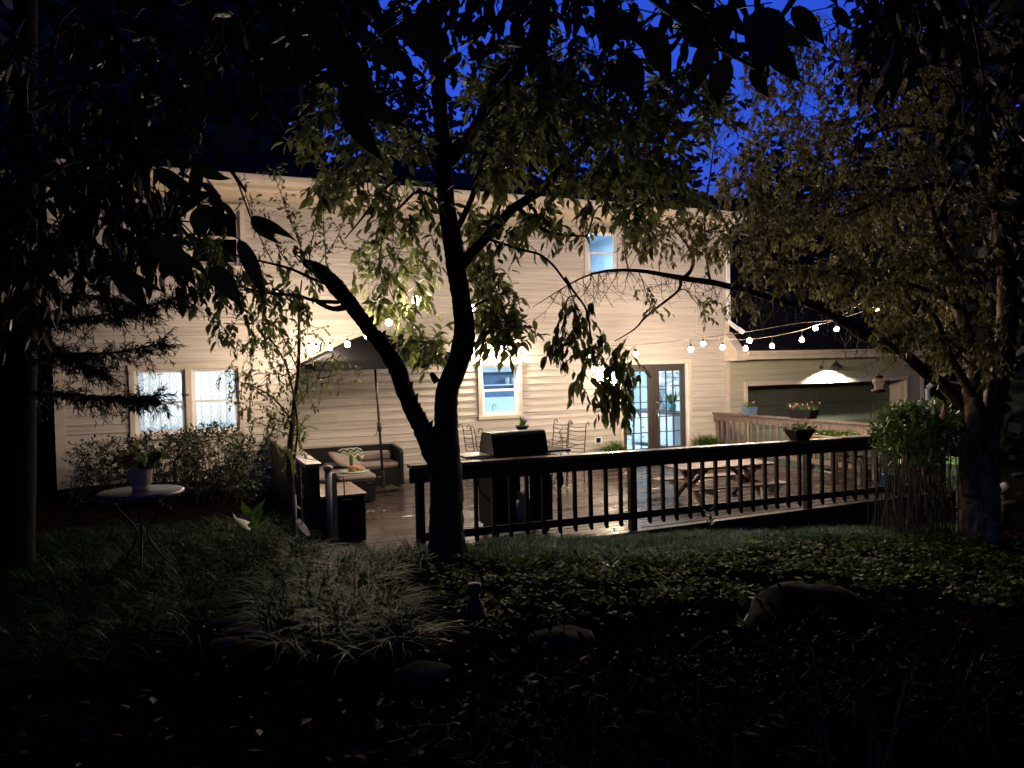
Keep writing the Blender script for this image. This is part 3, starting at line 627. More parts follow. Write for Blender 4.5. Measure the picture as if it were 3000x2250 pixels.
c=at_d(1052,1362,12.9); loose('cushion','small taupe cushion lying behind the cactus pot','cushion',c,.10,.1,.06,(0,0,0),M_cush)
# patterned pillow
def chev():
    m=bpy.data.materials.new('chevron_fabric'); m.use_nodes=True; n=m.node_tree.nodes; l=m.node_tree.links; b=n['Principled BSDF']; tc=n.new('ShaderNodeTexCoord'); sp=n.new('ShaderNodeSeparateXYZ'); l.new(tc.outputs['Object'],sp.inputs[0])
    def mth(op,a,bb): 
        x=n.new('ShaderNodeMath'); x.operation=op
        for k,v in enumerate((a,bb)):
            if isinstance(v,(int,float)): x.inputs[k].default_value=v
            elif v is not None: l.new(v,x.inputs[k])
        return x.outputs[0]
    pp=mth('PINGPONG',sp.outputs[0],.06); s_=mth('FRACT',mth('MULTIPLY',mth('ADD',mth('ADD',sp.outputs[2],sp.outputs[1]),pp),6.5),None)
    cr=n.new('ShaderNodeValToRGB'); cr.color_ramp.interpolation='CONSTANT'; e=cr.color_ramp; e.elements[0].color=(.02,.07,.05,1); e.elements[1].position=.3; e.elements[1].color=(.55,.42,.3,1)
    for p_,c_ in ((.5,(.03,.10,.07,1)),(.7,(.35,.36,.25,1)),(.85,(.04,.08,.07,1))): q=e.elements.new(p_); q.color=c_
    l.new(s_,cr.inputs[0]); l.new(cr.outputs[0],b.inputs['Base Color']); b.inputs['Roughness'].default_value=.9; return m
M_chev=chev()
c=at_d(1027,1333,13.0)-0; c=at_y(1025,1334,-.45); loose('throw_pillow','green and cream chevron pillow propped on the sofa back','pillow',c,.25,.09,.13,(R(-25),0,R(4)),M_chev)
# ottoman with tray and pot
ot=thing('ottoman','black storage ottoman with a taupe cushion in front of the sofa','ottoman',(4.32,-1.9,0))
p1=at_z(1092,1452,0.); ox1=4.55; oy0=-2.05
B('body',M_rattan,ot,4.0,ox1,oy0,oy0+.85,.03,.34); cushion('cushion',ot,3.98,ox1+.02,oy0-.02,oy0+.86,.345,.45); B('handle',M_steel,ot,4.05,4.15,oy0-.012,oy0-.001,.30,.315); B('handle',M_steel,ot,4.42,4.50,oy0-.012,oy0-.001,.30,.315)
tr=thing('tray','green leaf patterned round tray on the ottoman cushion','tray',(4.30,-1.72,.452)); M_tray=pmat('leaf_pattern',(.03,.12,.10),.5,.6,22,var2=(.35,.45,.35)); MB().lathe([(0,0),(.2,0),(.235,.012),(.235,.018),(.2,.008),(0,.006)],(4.30,-1.72,.452),24).build('dish',M_tray,tr)
pt=thing('cactus_pot','small cactus in a terracotta pot on the ottoman tray','potted cactus',(4.25,-1.72,.462)); MB().lathe([(0,0),(.05,0),(.065,.07),(.075,.072),(.075,.1),(.06,.1),(.055,.085),(0,.085)],(4.25,-1.72,.462),16).build('pot',M_terra,pt); MB().lathe([(0,0),(.022,.01),(.03,.08),(.028,.15),(.015,.19),(0,.195)],(4.25,-1.72,.545),9).build('cactus',M_leafy,pt)
c_=thing('basket','small orange woven basket beside the cactus pot','basket',(4.40,-1.68,.46)); MB().lathe([(0,0),(.06,0),(.075,.05),(.07,.055),(.055,.03),(0,.01)],(4.40,-1.66,.462),14).build('weave',M_terra,c_)
# storage box
bx=thing('deck_box','black deck storage box with a slatted wooden lid beside the left railing','storage box',(3.6,-4.25,0))
bx0,bx1,by0,by1=3.31,3.82,-4.72,-3.74
MB().bbox(bx0,bx1,by0,by1,.02,.575,.012).build('body',M_black,bx); B('handle',M_steel,bx,3.53,3.66,by0-.014,by0-.002,.535,.55)
frame4('lid_frame',M_picnic,bx,0,1,0,1,.1,0,1) if False else None
MB().box(bx0-.01,bx1+.015,by0-.015,by0+.05,.577,.60).box(bx0-.01,bx1+.015,by1-.04,by1+.01,.577,.60).box(bx1-.035,bx1+.015,by0+.05,by1-.04,.577,.60).box(bx0-.01,bx0+.03,by0+.05,by1-.04,.577,.60).build('lid_frame',M_picnic,bx)
for k in range(11):
    yy=by0+.055+k*.08; B('lid_slat',M_picnic,bx,bx0+.031,bx1-.036,yy,yy+.066,.578,.598)
# umbrella (leans a little to the left)
um=thing('patio_umbrella','charcoal patio umbrella on a bronze pole, leaning slightly left','umbrella',(4.93,-1.03,0))
def U(o): o.parent=um; return o
U(MB().bbox(-.22,.22,-.22,.22,.0,.05,.01).build('base_plate',M_stone,None)); U(MB().lathe([(.035,.05),(.035,.34),(.03,.35)],(0,0,0),14).build('base_tube',M_stone,None)); U(MB().lathe([(.0,0),(.012,.0),(.012,.05),(0,.05)],(0,0,0),8).build('clamp_knob',M_steel,None)); um.children[-1].rotation_euler=(0,R(-90),0); um.children[-1].location=(-.035,0,.24)
U(MB().tube([(0,0,.3),(0,0,2.62)],.021,12).build('pole',M_pole,None)); U(MB().lathe([(.02,0),(.035,.03),(.04,.1),(.035,.17),(.02,.2)],(0,0,1.0),14).build('crank_box',M_pole,None)); U(MB().tube([(-.03,0,1.08),(-.06,-.02,1.0),(-.075,-.03,.96),(-.11,-.03,.955)],.006,6).build('crank_handle',M_pole,None))
hw,hd=1.12,.84; apex=2.72; ez=2.27
rim=[(-hw,-hd),(0,-hd*1.02),(hw,-hd),(hw*1.02,0),(hw,hd),(0,hd*1.02),(-hw,hd),(-hw*1.02,0)]
vs=[(0,0,apex)]; fs=[]
for rr2,dz in ((.33,.075),(.66,.03),(1,0)):
    for k,(a,b) in enumerate(rim):
        sag=-.035 if k%2 else 0
        vs.append((a*rr2,b*rr2,apex+(ez-apex)*rr2+dz*.4+sag*rr2))
for k in range(8): fs.append((0,1+k,1+(k+1)%8))
for r_ in range(2):
    for k in range(8): fs.append((1+r_*8+k,1+r_*8+8+k,1+r_*8+8+(k+1)%8,1+r_*8+(k+1)%8))
b0=len(vs)
for k,(a,b) in enumerate(rim): vs.append((a*1.005,b*1.005,vs[17+k][2]-.15))
for k in range(8): fs.append((17+k,b0+k,b0+(k+1)%8,17+(k+1)%8))
U(MB().add(vs,fs).build('canopy',M_umb,None)); U(MB().lathe([(0,.03),(.02,.03),(.025,0),(0,0)],(0,0,apex),10).build('finial',M_pole,None))
for k,(a,b) in enumerate(rim):
    U(MB().tube([(0,0,apex-.06),(a*.97,b*.97,vs[17+k][2]-.02)],.008,5).build('rib',M_pole,None)); U(MB().tube([(0,0,apex-.55),(a*.5,b*.5,apex+(ez-apex)*.5-.04)],.006,5).build('strut',M_pole,None))
um.rotation_euler=(0,R(-2.6),R(0))
# wrought iron chairs and table
def chair():
    t=thing('garden_chair','x','chair',(0,0,0))
    def tb(n,pts,r=.008,m=M_iron): o=MB().tube(smoothpath(pts,[r]*len(pts),3)[0],r,6).build(n,m,None); o.parent=t; return o
    # faces +x; back on -x side
    for s in (-1,1):
        y=.2*s
        tb('back_post',[(-.20,y,0.0),(-.19,y,.25),(-.2,y,.45),(-.24,y,.75),(-.27,y,1.0),(-.31,y,1.05),(-.345,y,1.04),(-.35,y,1.01),(-.33,y,.995)],.009)
        tb('leg',[(.22,y,.43),(.23,y,.2),(.27,y,.0)],.009)
        tb('arm',[(-.23,y,.68),(0,y*1.15,.68),(.2,y*1.15,.66),(.26,y*1.15,.62),(.24,y*1.12,.58),(.21,y*1.1,.44)],.008)
    for k in range(7):
        z=.52+k*.075; x=-.2-(z-.45)*.13; tb('back_slat',[(x,-.2,z),(x-.03,0,z-.018),(x,.2,z)],.006)
    o=MB().lathe([(0,0),(.22,0),(.24,.02),(.23,.05),(.18,.065),(0,.07)],(0,0,.44),18).build('seat_pad',pmat('blue_grey_pad',(.32,.36,.42),.8,.1,20),None); o.parent=t
    tb('seat_ring',[(.24*math.cos(a*math.pi/6),.24*math.sin(a*math.pi/6),.435) for a in range(13)],.009)
    return t
ch=chair(); GR='iron chairs around the deck table'
cc=[(1366,1248,2,'iron ladder back chair nearest the tree trunk, left of the grill'),(1400,1256,0,'iron ladder back chair just behind the grill lid at its left'),(1645,1234,194,'iron ladder back chair directly right of the grill lid'),(1693,1240,200,'iron ladder back chair furthest right of the grill, by the low vent')]
for k,(a,b,rot,lab) in enumerate(cc):
    o=ch if k==0 else clone(ch); p=at_z(a,b,1.03); th=R(rot); off=np.array((math.cos(th),math.sin(th)))*(.28)
    o.location=(p[0]+off[0],min(-.55,p[1]+off[1]),0); o.rotation_euler=(0,0,th); tagp(o,lab,'chair',GR)
tb=thing('garden_table','round iron garden table hidden behind the grill','table',(7.35,-1.3,0)); MB().lathe([(0,0),(.6,0),(.61,.012),(.6,.025),(0,.025)],(7.35,-1.3,.70),32).build('tabletop',M_iron,tb)
for k in range(4): a=k*math.pi/2+.6; MB().tube([(7.35+.15*math.cos(a),-1.3+.15*math.sin(a),.7),(7.35+.2*math.cos(a),-1.3+.2*math.sin(a),.3),(7.35+.45*math.cos(a),-1.3+.45*math.sin(a),0)],.014,6).build('leg',M_iron,tb)
p=at_y(1530,1258,-1.3); pl=thing('table_plant','spiky bromeliad with lilac bracts in a bowl on the iron table','plant',(p[0],p[1],.726)); c0=(p[0],p[1],.93); MB().lathe([(0,0),(.1,0),(.02,.02),(.02,.18),(.07,.202),(0,.202)],(p[0],p[1],.727),12).build('stand',M_iron,pl)
MB().lathe([(0,0),(.09,0),(.13,.07),(.125,.075),(.1,.05),(0,.05)],c0,16).build('bowl',M_black,pl)
Vv,Ff=blades(np.tile(np.array([[p[0],p[1],.98]]),(46,1))+rng.normal(size=(46,3))*.02,.24,.018,.9); bulk('foliage',Vv,Ff,M_leafy,pl,kind='stuff')
for k in range(3): MB().tube([(p[0]+.02*k,p[1],1.0),(p[0]+.04+.03*k,p[1],1.1),(p[0]+.06+.05*k,p[1],1.2-.02*k)],[.008,.013,.004],6).build('bract',pmat('lilac_bract',(.42,.25,.42),.5,.1,20),pl)
# grill seen from behind
gr=thing('gas_grill','large black gas grill with a closed domed lid behind the railing','grill',(5.65,-5.05,0)); gx0_,gx1_=5.235,6.03; gyb=-5.30
fixn(MB().prism([(gyb+.02,.985),(gyb+.09,1.235),(gyb+.12,1.262),(gyb+.17,1.27),(gyb+.38,1.262),(gyb+.42,1.24),(gyb+.5,1.08),(gyb+.5,.985)],0,gx0_+.03,gx1_-.03).build('lid',M_black,gr))
for x in (gx0_,gx1_-.03):
    fixn(MB().prism([(gyb,.98),(gyb+.08,1.25),(gyb+.12,1.278),(gyb+.40,1.278),(gyb+.44,1.25),(gyb+.52,1.08),(gyb+.52,.98)],0,x,x+.03).build('lid_end',pmat('grill_cast_end',(.022,.022,.022),.5,.1,20,spec=.2),gr))
    MB().lathe([(0,-.004),(.045,-.004),(.045,.004),(0,.004)],(0,0,0),14).build('hinge_disc',M_iron,gr); w_=gr.children[-1]; w_.data.transform(Matrix.Translation(Vector((x+(.0 if x<5.5 else .03),gyb+.3,1.06))-Vector(gr.location))@Matrix.Rotation(R(90),4,'Y')@Matrix.Translation(Vector(gr.location)))
B('firebox',M_black,gr,gx0_+.02,gx1_-.02,gyb+.01,gyb+.50,.72,.975)
MB().box(gx0_,gx0_+.03,gyb,gyb+.5,.12,.72).box(gx1_-.03,gx1_,gyb,gyb+.5,.12,.72).box(gx0_+.03,gx0_+.3,gyb,gyb+.02,.12,.72).box(gx1_-.3,gx1_-.03,gyb,gyb+.02,.12,.72).box(gx0_+.03,gx1_-.03,gyb,gyb+.5,.10,.13).build('cart',M_black,gr)
B('cart_panel',M_black,gr,gx0_+.301,gx1_-.301,gyb+.3,gyb+.32,.131,.72)
B('side_shelf',M_steel,gr,gx0_-.33,gx0_-.002,gyb+.05,gyb+.47,.985,1.012); B('side_shelf',M_black,gr,gx1_+.002,gx1_+.30,gyb+.05,gyb+.47,.985,1.012)
for x in (gx0_+.06,gx1_-.06):
    for y in (gyb+.06,gyb+.44): MB().lathe([(0,-.02),(.045,-.02),(.05,0),(.045,.02),(0,.02)],(0,0,0),14).build('wheel',M_black,gr); w_=gr.children[-1]; w_.data.transform(Matrix.Translation(Vector((x,y,.05))-Vector(gr.location))@Matrix.Rotation(R(90),4,'Y')@Matrix.Translation(Vector(gr.location)))
for x in (gx0_+.08,gx0_+.24,gx1_-.2): B('vent_slot',M_steel,gr,x,x+.05,gyb+.004,gyb+.0095,.745,.755)
hs=MB().tube(smoothpath([(gx0_-.02,gyb+.1,.86),(gx0_-.12,gyb+.1,.80),(gx0_-.14,gyb+.1,.62),(gx0_-.02,gyb+.12,.46),(gx0_+.01,gyb+.12,.45)],[.01]*5,4)[0],.01,6).build('gas_hose',M_black,gr)
tk=thing('gas_cylinder','pale gas cylinder inside the open back of the grill cart','gas cylinder',(5.70,-5.15,.131)); MB().lathe([(0,0),(.10,0),(.13,.03),(.135,.2),(.12,.26),(.06,.30),(0,.30)],(5.70,-5.15,.131),18).build('tank',pmat('grey_tank',(.32,.31,.30),.4,.1,8),tk); MB().lathe([(.07,0),(.075,.08),(.07,.08),(.066,0)],(5.70,-5.15,.42),14).build('collar',M_wplast,tk)
# picnic table (low)
pc=thing('picnic_table','small low wooden picnic table with attached benches on the deck','picnic table',(0,0,0)); 
def PC(o): o.parent=pc; return o
L2=.785
for k in range(5): PC(MB().bbox(-L2,L2,-.31+k*.125,-.31+k*.125+.118,.52,.55,.004).build('table_plank',M_picnic,None))
for s in (-1,1):
    for k in range(2): yy=s*.50-.115+k*.118; PC(MB().bbox(-L2,L2,yy,yy+.112,.275,.30,.004).build('bench_plank',M_picnic,None))
for xx in (-.52,.52):
    PC(MB().beam((xx,-.29,.50),(xx,.29,.50),.035,.07).build('top_batten',M_picnic,None)); PC(MB().beam((xx+.036,-.62,.245),(xx+.036,.62,.245),.035,.085).build('bench_beam',M_picnic,None))
    PC(MB().beam((xx,-.20,.50),(xx,.42,.0),.034,.085,(1,0,0)).build('leg',M_picnic,None)); PC(MB().beam((xx+.0,.20,.50),(xx+.0,-.42,.0),.033,.084,(1,0,0)).build('leg',M_picnic,None))
    PC(MB().beam((xx*.9,0,.27),(xx*.35,0,.50),.035,.06).build('brace',M_picnic,None))
pc.location=(9.16,-4.62,0); pc.rotation_euler=(0,0,R(-6))
p=at_z(2247,1432,.07); t=thing('plastic_jug','pale blue plastic jug lying behind the picnic table','jug',tuple(p)); o=MB().lathe([(0,0),(.06,.01),(.075,.06),(.075,.16),(.05,.2),(.025,.22),(.025,.25),(0,.25)],(0,0,0),12).build('body',pmat('pale_blue_plastic',(.42,.5,.6),.4,.1,8),None); o.parent=t; t.rotation_euler=(R(75),R(10),R(60))
# leaf bunch and scraps on the deck
p=at_z(1105,1497,.01); t=thing('fallen_sprig','pale wilted leafy sprig lying on the deck boards','sprig',tuple(p)); lv=Leaves(); mb=MB()
for k in range(9): sprig(mb,lv,np.array(p)+np.array((rng.normal()*.05,rng.normal()*.05,.02)),nrm((rng.normal(),rng.normal()*.5,.35)),.16,4,.06,.9,.3)
mb.build('stem',M_twig,t); lv.finish(t,pmat('pale_dry_leaf',(.32,.33,.22),.6,.2,9,trans=.2))
lv=Leaves()
for k in range(110):
    x=rng.uniform(4,12.5); y=rng.uniform(-5.75,-.4); lv.put((x,y,.008),nrm((rng.normal(),rng.normal(),.12)),nrm((rng.normal(),rng.normal(),rng.normal()*.2)),rng.uniform(.03,.06),rng.uniform(.015,.03))
t=thing('fallen_leaves','scattered fallen leaves on the wet deck boards','leaves',(8,-3,0)); t['kind']='stuff'; lv.finish(t,M_litter,top=0)
# ------------------------------------------------------------------ planters and pots on the right
def trough(name,lab,cat,c,w,d,h,mat,rotz=0,taper=.78):
    t=thing(name,lab,cat,c); t.rotation_euler=(0,0,rotz); T_=taper
    vs=[(-w/2*T_,-d/2*T_,0),(w/2*T_,-d/2*T_,0),(w/2*T_,d/2*T_,0),(-w/2*T_,d/2*T_,0),(-w/2,-d/2,h),(w/2,-d/2,h),(w/2,d/2,h),(-w/2,d/2,h),(-w/2*.9,-d/2*.85,h),(w/2*.9,-d/2*.85,h),(w/2*.9,d/2*.85,h),(-w/2*.9,d/2*.85,h),(-w/2*.85,-d/2*.8,h*.8),(w/2*.85,-d/2*.8,h*.8),(w/2*.85,d/2*.8,h*.8),(-w/2*.85,d/2*.8,h*.8)]
    fs=[(3,2,1,0)]+[(k,(k+1)%4,4+(k+1)%4,4+k) for k in range(4)]+[(4+k,4+(k+1)%4,8+(k+1)%4,8+k) for k in range(4)]+[(8+k,8+(k+1)%4,12+(k+1)%4,12+k) for k in range(4)]+[(12,13,14,15)]
    o=MB().add(vs,fs).build('pot',mat,None); o.parent=t; return t
def flowers(t,w,d,h,nl,nf,leafmat=M_leafy,pet=M_pink,up=.12,leaf=.035,wild=.1,fr=.024):
    base=np.array(t.location); lv=Leaves(); mb=MB(); cz=math.cos(t.rotation_euler.z); sz=math.sin(t.rotation_euler.z); 
    g=MB()
    for k in range(nl):
        x=rng.uniform(-w/2,w/2); y=rng.uniform(-d/2,d/2); p=np.array((x,y,h*.85))
        dr=nrm((x/w*1.2+rng.normal()*.3,y/d*.8+rng.normal()*.3,1)); q=p+dr*up*rng.uniform(.4,1.2); mb.tube([p,(p+q)/2+rv(.006),q],.0018,3,False)
        for j in range(5): a=rng.normal(size=3); a[2]=a[2]*.5+.2; lv.put(p+(q-p)*rng.uniform(.3,1)+base,nrm(a),nrm(rng.normal(size=3)),leaf*rng.uniform(.7,1.3),leaf*.6)
    lo=base*0
    tw=mb.build('stem',M_twig,None); tw.parent=t; sv=t.rotation_euler.copy()
    lv.finish(t,leafmat,top=40)
    for k in range(nf):
        x=rng.uniform(-w/2-.03,w/2+.03); y=rng.uniform(-d/2-.02,d/2); z=h+rng.uniform(-.02,up*1.2); f=MB(); ax=nrm((rng.normal()*.6,-.8,rng.normal()*.4+.3)); s1=nrm(np.cross(ax,(0,0,1))); s2=np.cross(s1,ax); c=np.array((x,y,z)); vs=[c-ax*.012]
        for j in range(10): a=j*math.pi/5; rr3=fr*(1 if j%2 else .8); vs.append(c+(s1*math.cos(a)+s2*math.sin(a))*rr3+ax*.006)
        f.add(vs,[(0,1+j,1+(j+1)%10) for j in range(10)],True); o=f.build('flower',pet,None); o.parent=t
p=at_x(2197,1210,RX); t=trough('flower_pot','blue grey square pot with a pale succulent on the right railing','flower pot',(RX,p[1],rt+.001),.26,.2,.16,M_bluegrey); flowers(t,.2,.14,.15,26,2,up=.14,fr=.02)
p=at_x(2352,1220,RX); t=trough('window_box','long dark window box of pink petunias on the right railing','planter',(RX,p[1],rt+.001),.24,.62,.17,M_black,0); flowers(t,.2,.6,.16,60,12,up=.16)
p=at_y(2340,1285,RY); t=trough('flower_pot','black tapered pot of pink petunias on the front railing','flower pot',(p[0],RY-.02,rtop(p[0])+.001),.38,.24,.15,M_black,0,.55); flowers(t,.34,.2,.14,60,9,up=.12)
# raised cedar planter
p=at_z(2457,1265,.72); X0,Y0=12.05,-4.3
pb=thing('raised_planter','raised wooden planter box with seedlings near the right railing','planter box',(12.3,-4.0,0))
ax0,ax1,ay0,ay1=11.72,12.62,-4.42,-3.80
for k in range(8): B('board',M_planterw,pb,ax0+.045+k*.1015,ax0+.144+k*.1015,ay0,ay0+.02,.50,.745)
for k in range(5): B('board',M_planterw,pb,ax1-.02,ax1,ay0+.045+k*.106,ay0+.148+k*.106,.50,.745)
for k in range(5): B('board',M_planterw,pb,ax0,ax0+.02,ay0+.045+k*.106,ay0+.148+k*.106,.50,.745)
for x in (ax0+.005,ax1-.005):
    for y in (ay0+.005,ay1-.005): MB().bbox(x-.032,x+.032,y-.032,y+.032,0,.755,.004).build('leg',M_planterw,pb)
frame=MB().box(ax0-.04,ax1+.04,ay0-.04,ay0+.04,.7555,.78).box(ax0-.04,ax1+.04,ay1-.04,ay1+.04,.7555,.78).box(ax0-.04,ax0+.04,ay0+.04,ay1-.04,.7555,.78).box(ax1-.04,ax1+.04,ay0+.04,ay1-.04,.7555,.78).build('rim',M_planterw,pb); B('soil',M_soil,pb,ax0+.021,ax1-.021,ay0+.021,ay1,.60,.72)
lv=Leaves()
for k in range(320):
    x=rng.uniform(ax0+.05,ax1-.05);y=rng.uniform(ay0+.05,ay1-.05); big=x<ax0+.6; a=rng.normal(size=3); a[2]=abs(a[2])+.3; lv.put((x,y,.73+rng.random()*(.10 if big else .04)),nrm(a),nrm(rng.normal(size=3)),.05,.035)
sd_=thing('seedlings','low green seedlings growing in the raised planter','seedlings',(12.2,-4.1,.72)); lv.finish(sd_,M_leafy,top=60)
for x in (ax0+.62,ax0+.78): t=thing('plant_label','white plastic plant tag '+('near the middle' if x<ax0+.7 else 'at the right end')+' of the raised planter','plant tag',(x,ay0+.2,.72)); B('tag',M_white,t,x-.014,x+.014,ay0+.199,ay0+.202,.70,.83)
# low wooden child's chair / clutter behind the rail at the right
def adir(px,py,lab,rot,s=1.):
    p=at_z(px,py,0); t=thing('garden_chair',lab,'chair',tuple(p)); t.rotation_euler=(0,0,rot)
    def A(o): o.parent=t
    for k in range(5): A(MB().box(-.24*s+k*.098*s,-.15*s+k*.098*s,.18*s,.2*s,.2*s,.62*s).build('back_slat',M_cap,None))
    for k in range(4): A(MB().box(-.25*s,.25*s,-.22*s+k*.1*s,-.14*s+k*.1*s,.2*s+k*-.012,.215*s+k*-.012).build('seat_slat',M_cap,None))
    for x in (-.27,.25): A(MB().box(x*s,(x+.03)*s,-.25*s,-.2*s,0,.4*s).build('leg',M_wplast,None)); A(MB().beam((x*s,.3*s,.02),(x*s,-.22*s,.2*s),.03,.06).build('side_rail',M_cap,None)); A(MB().box((x-.03)*s,(x+.06)*s,-.28*s,.24*s,.4*s,.42*s).build('arm',M_cap,None))
adir(2478,1412,'low weathered adirondack chair behind the right part of the front railing',R(35))
p=at_z(2530,1385,0); t=thing('tray_table','low wooden side table with a tilted board beside the adirondack chair','side table',tuple(p)); B('top',M_cap,t,p[0]-.3,p[0]+.25,p[1]-.2,p[1]+.2,.27,.29)
for a in (-.27,.22):
    for b in (-.17,.17): B('leg',M_cap,t,p[0]+a,p[0]+a+.03,p[1]+b-.015,p[1]+b+.015,0,.27)
def bucket(px,py,r,h,mat,name,lab,cat,z=0.,tilt=0):
    p=at_z(px,py,z); t=thing(name,lab,cat,tuple(p)); o=MB().lathe([(0,0),(r*.8,0),(r,h),(r*1.06,h),(r*1.06,h-.015),(r*.97,h-.02),(r*.8,.02),(0,.02)],(0,0,0),18).build('tub',mat,None); o.parent=t
    if tilt: t.rotation_euler=(tilt,0,0)
    return t
bucket(2602,1432,.10,.24,M_blue,'bucket','blue bucket beside the shrub at the right end of the deck','bucket'); bucket(2630,1430,.07,.17,M_wplast,'bucket','pale flower bucket half hidden by the shrub','bucket')
bucket(2560,1400,.11,.16,M_stone,'flower_pot','grey pot near the blue bucket on the deck','flower pot')
p=at_z(2632,1448,.0); t=thing('plastic_bag','crumpled pale bag on the deck edge under the shrub','bag',tuple(p)); o=MB().ball((0,0,.05),.1,10,7,(1.1,.7,.5)); o.v=[(x*(1+.25*random.random()),y,z*(1+.3*random.random())) for x,y,z in o.v]; q=o.build('bag',M_wplast,None); q.parent=t
# shrubs at the foot of the right rail inside the garden
# ferns by the door
def clump(px,py,z,n,h,w,lean,mat,name,lab,cat,spread=.12,pot=None):
    p=at_z(px,py,z) if not isinstance(px,tuple) else np.array(px); t=thing(name,lab,cat,tuple(p)); P=np.tile(p[None],(n,1))+np.c_[rng.normal(size=(n,2))*spread,np.full(n,.0)]
    if pot: MB().lathe([(0,0),(pot*.75,0),(pot,.2),(pot*1.05,.2),(pot*1.05,.18),(pot*.9,.17),(0,.16)],tuple(p),16).build('pot',M_black,t); P[:,2]+=.16
    Vv,Ff=blades(P,h,w,lean); bulk('fronds',Vv,Ff,mat,t,kind='stuff')
clump((at_y(1800,1330,-.45)[0],-.45,0),0,0,420,.42,.022,1.1,M_leafy,'fern','yellow green fern in a pot left of the French doors','fern',.07,.14)
clump((at_y(2075,1320,-.4)[0],-.42,0),0,0,520,.40,.02,.9,M_leafy,'fern','dense green grassy plant right of the French doors','plant',.10,.14)
# ------------------------------------------------------------------ beyond: ladders, bin, stone, gourd
def ladder(px,lab,w,tall=1.9):
    p=at_d(px,1180,14.2); x,y=float(p[0]),float(p[1]); z0=-.66; h=float(p[2])-z0; t=thing('step_ladder',lab,'ladder',(x,y,z0))
    for s in (-1,1): MB().beam((x+s*w*2.0,y-.25,z0),(x+s*w,y,z0+h),.04,.06,(0,1,0)).build('rail',M_blue,t); MB().beam((x+s*w*1.8,y+.5,z0),(x+s*w,y+.06,z0+h),.03,.05,(0,1,0)).build('rear_rail',M_blue,t)
    B('top_cap',M_wplast,t,x-w-.03,x+w+.03,y-.06,y+.1,z0+h,z0+h+.05)
    for k in range(5): u=(k+1)/6; zz=z0+h*u; ww=w*(2-u); MB().box(x-ww,x+ww,y-.25*(1-u)-.03,y-.25*(1-u)+.05,zz-.01,zz+.01).build('step',M_steel,t)
ladder(2707,'blue step ladder standing at the garage corner behind the shrub',.06); ladder(2743,'second blue step ladder, right of the downspout',.09)
p=at_d(2790,1360,13.5); t=thing('wheelie_bin','dark bin with a lime green lid beyond the shrub','bin',(p[0],p[1],-.6)); B('body',pmat('dark_green_plastic',(.05,.09,.05),.4),t,p[0]-.28,p[0]+.28,p[1]-.3,p[1]+.3,-.6,p[2]+.04); B('lid',M_green,t,p[0]-.3,p[0]+.3,p[1]-.33,p[1]+.32,p[2]+.045,p[2]+.10)
p=at_d(2944,1432,11.); t=thing('garden_stone','pale knobbly stone ornament right of the leaning tree','stone ornament',tuple(p)); o=MB().ball((0,0,0),.10,14,9,(1,.8,.85)); o.v=[tuple(np.array(v)*(1+.22*math.sin(v[0]*38+v[2]*21)*math.cos(v[1]*33))) for v in o.v]; q=o.build('stone',pmat('pale_stone',(.34,.32,.30),.7,.2,9,.01),None); q.parent=t; MB().tube([p+np.array((0,0,-.1)),p+np.array((0,0,-.55))],.05,8).build('stem',M_stone,t)
for k,(a,b,r) in enumerate(((2960,1475,.09),(2990,1448,.05),(2985,1392,.08))):
    p=at_d(a,b,10.6); t=thing('stone','small pale stone '+['low beside the ornament','at the right edge of the picture','upper one at the right edge'][k],'stone',tuple(p)); o=MB().ball((0,0,0),r,10,7,(1.3,1,.5)); q=o.build('stone',M_stone,None); q.parent=t
p=at_d(2766,1215,8.6); t=thing('gourd_birdhouse','tan gourd birdhouse hanging above the shrub','birdhouse',tuple(p)); MB().lathe([(0,-.055),(.035,-.045),(.048,-.01),(.035,.03),(.018,.06),(.012,.10),(.014,.125),(0,.13)],tuple(p),14).build('gourd',pmat('gourd_skin',(.45,.25,.12),.5,.2,9),t); MB().tube([p+np.array((0,0,.125)),at_d(2772,1130,8.6)],.002,4).build('cord',M_iron,t)
# hummingbird feeder
p=at_d(2574,1127,8.6); t=thing('hummingbird_feeder','hanging hummingbird feeder with a clear bottle and rusty red base','bird feeder',tuple(p)); x,y,z=p
MB().lathe([(0,.075),(.045,.075),(.05,.095),(.03,.108),(0,.11)],(x,y,z),16).build('cap',pmat('rusty_red',(.22,.06,.04),.5,.2,12),t); MB().lathe([(.045,.075),(.064,.055),(.066,.02),(.05,.0),(.045,-.04),(.05,-.06)],(x,y,z),16).build('bottle',pmat('frosted_bottle',(.75,.68,.6),.2,.05,8,trans=.5),t)
MB().lathe([(0,-.085),(.05,-.09),(.078,-.075),(.078,-.06),(.03,-.05),(0,-.05)],(x,y,z),18).build('base',MATS['rusty_red'],t); MB().tube([at_d(2569,1032,8.6),at_d(2571,1090,8.6),p+np.array((0,0,.108))],.0025,4).build('wire',M_iron,t)
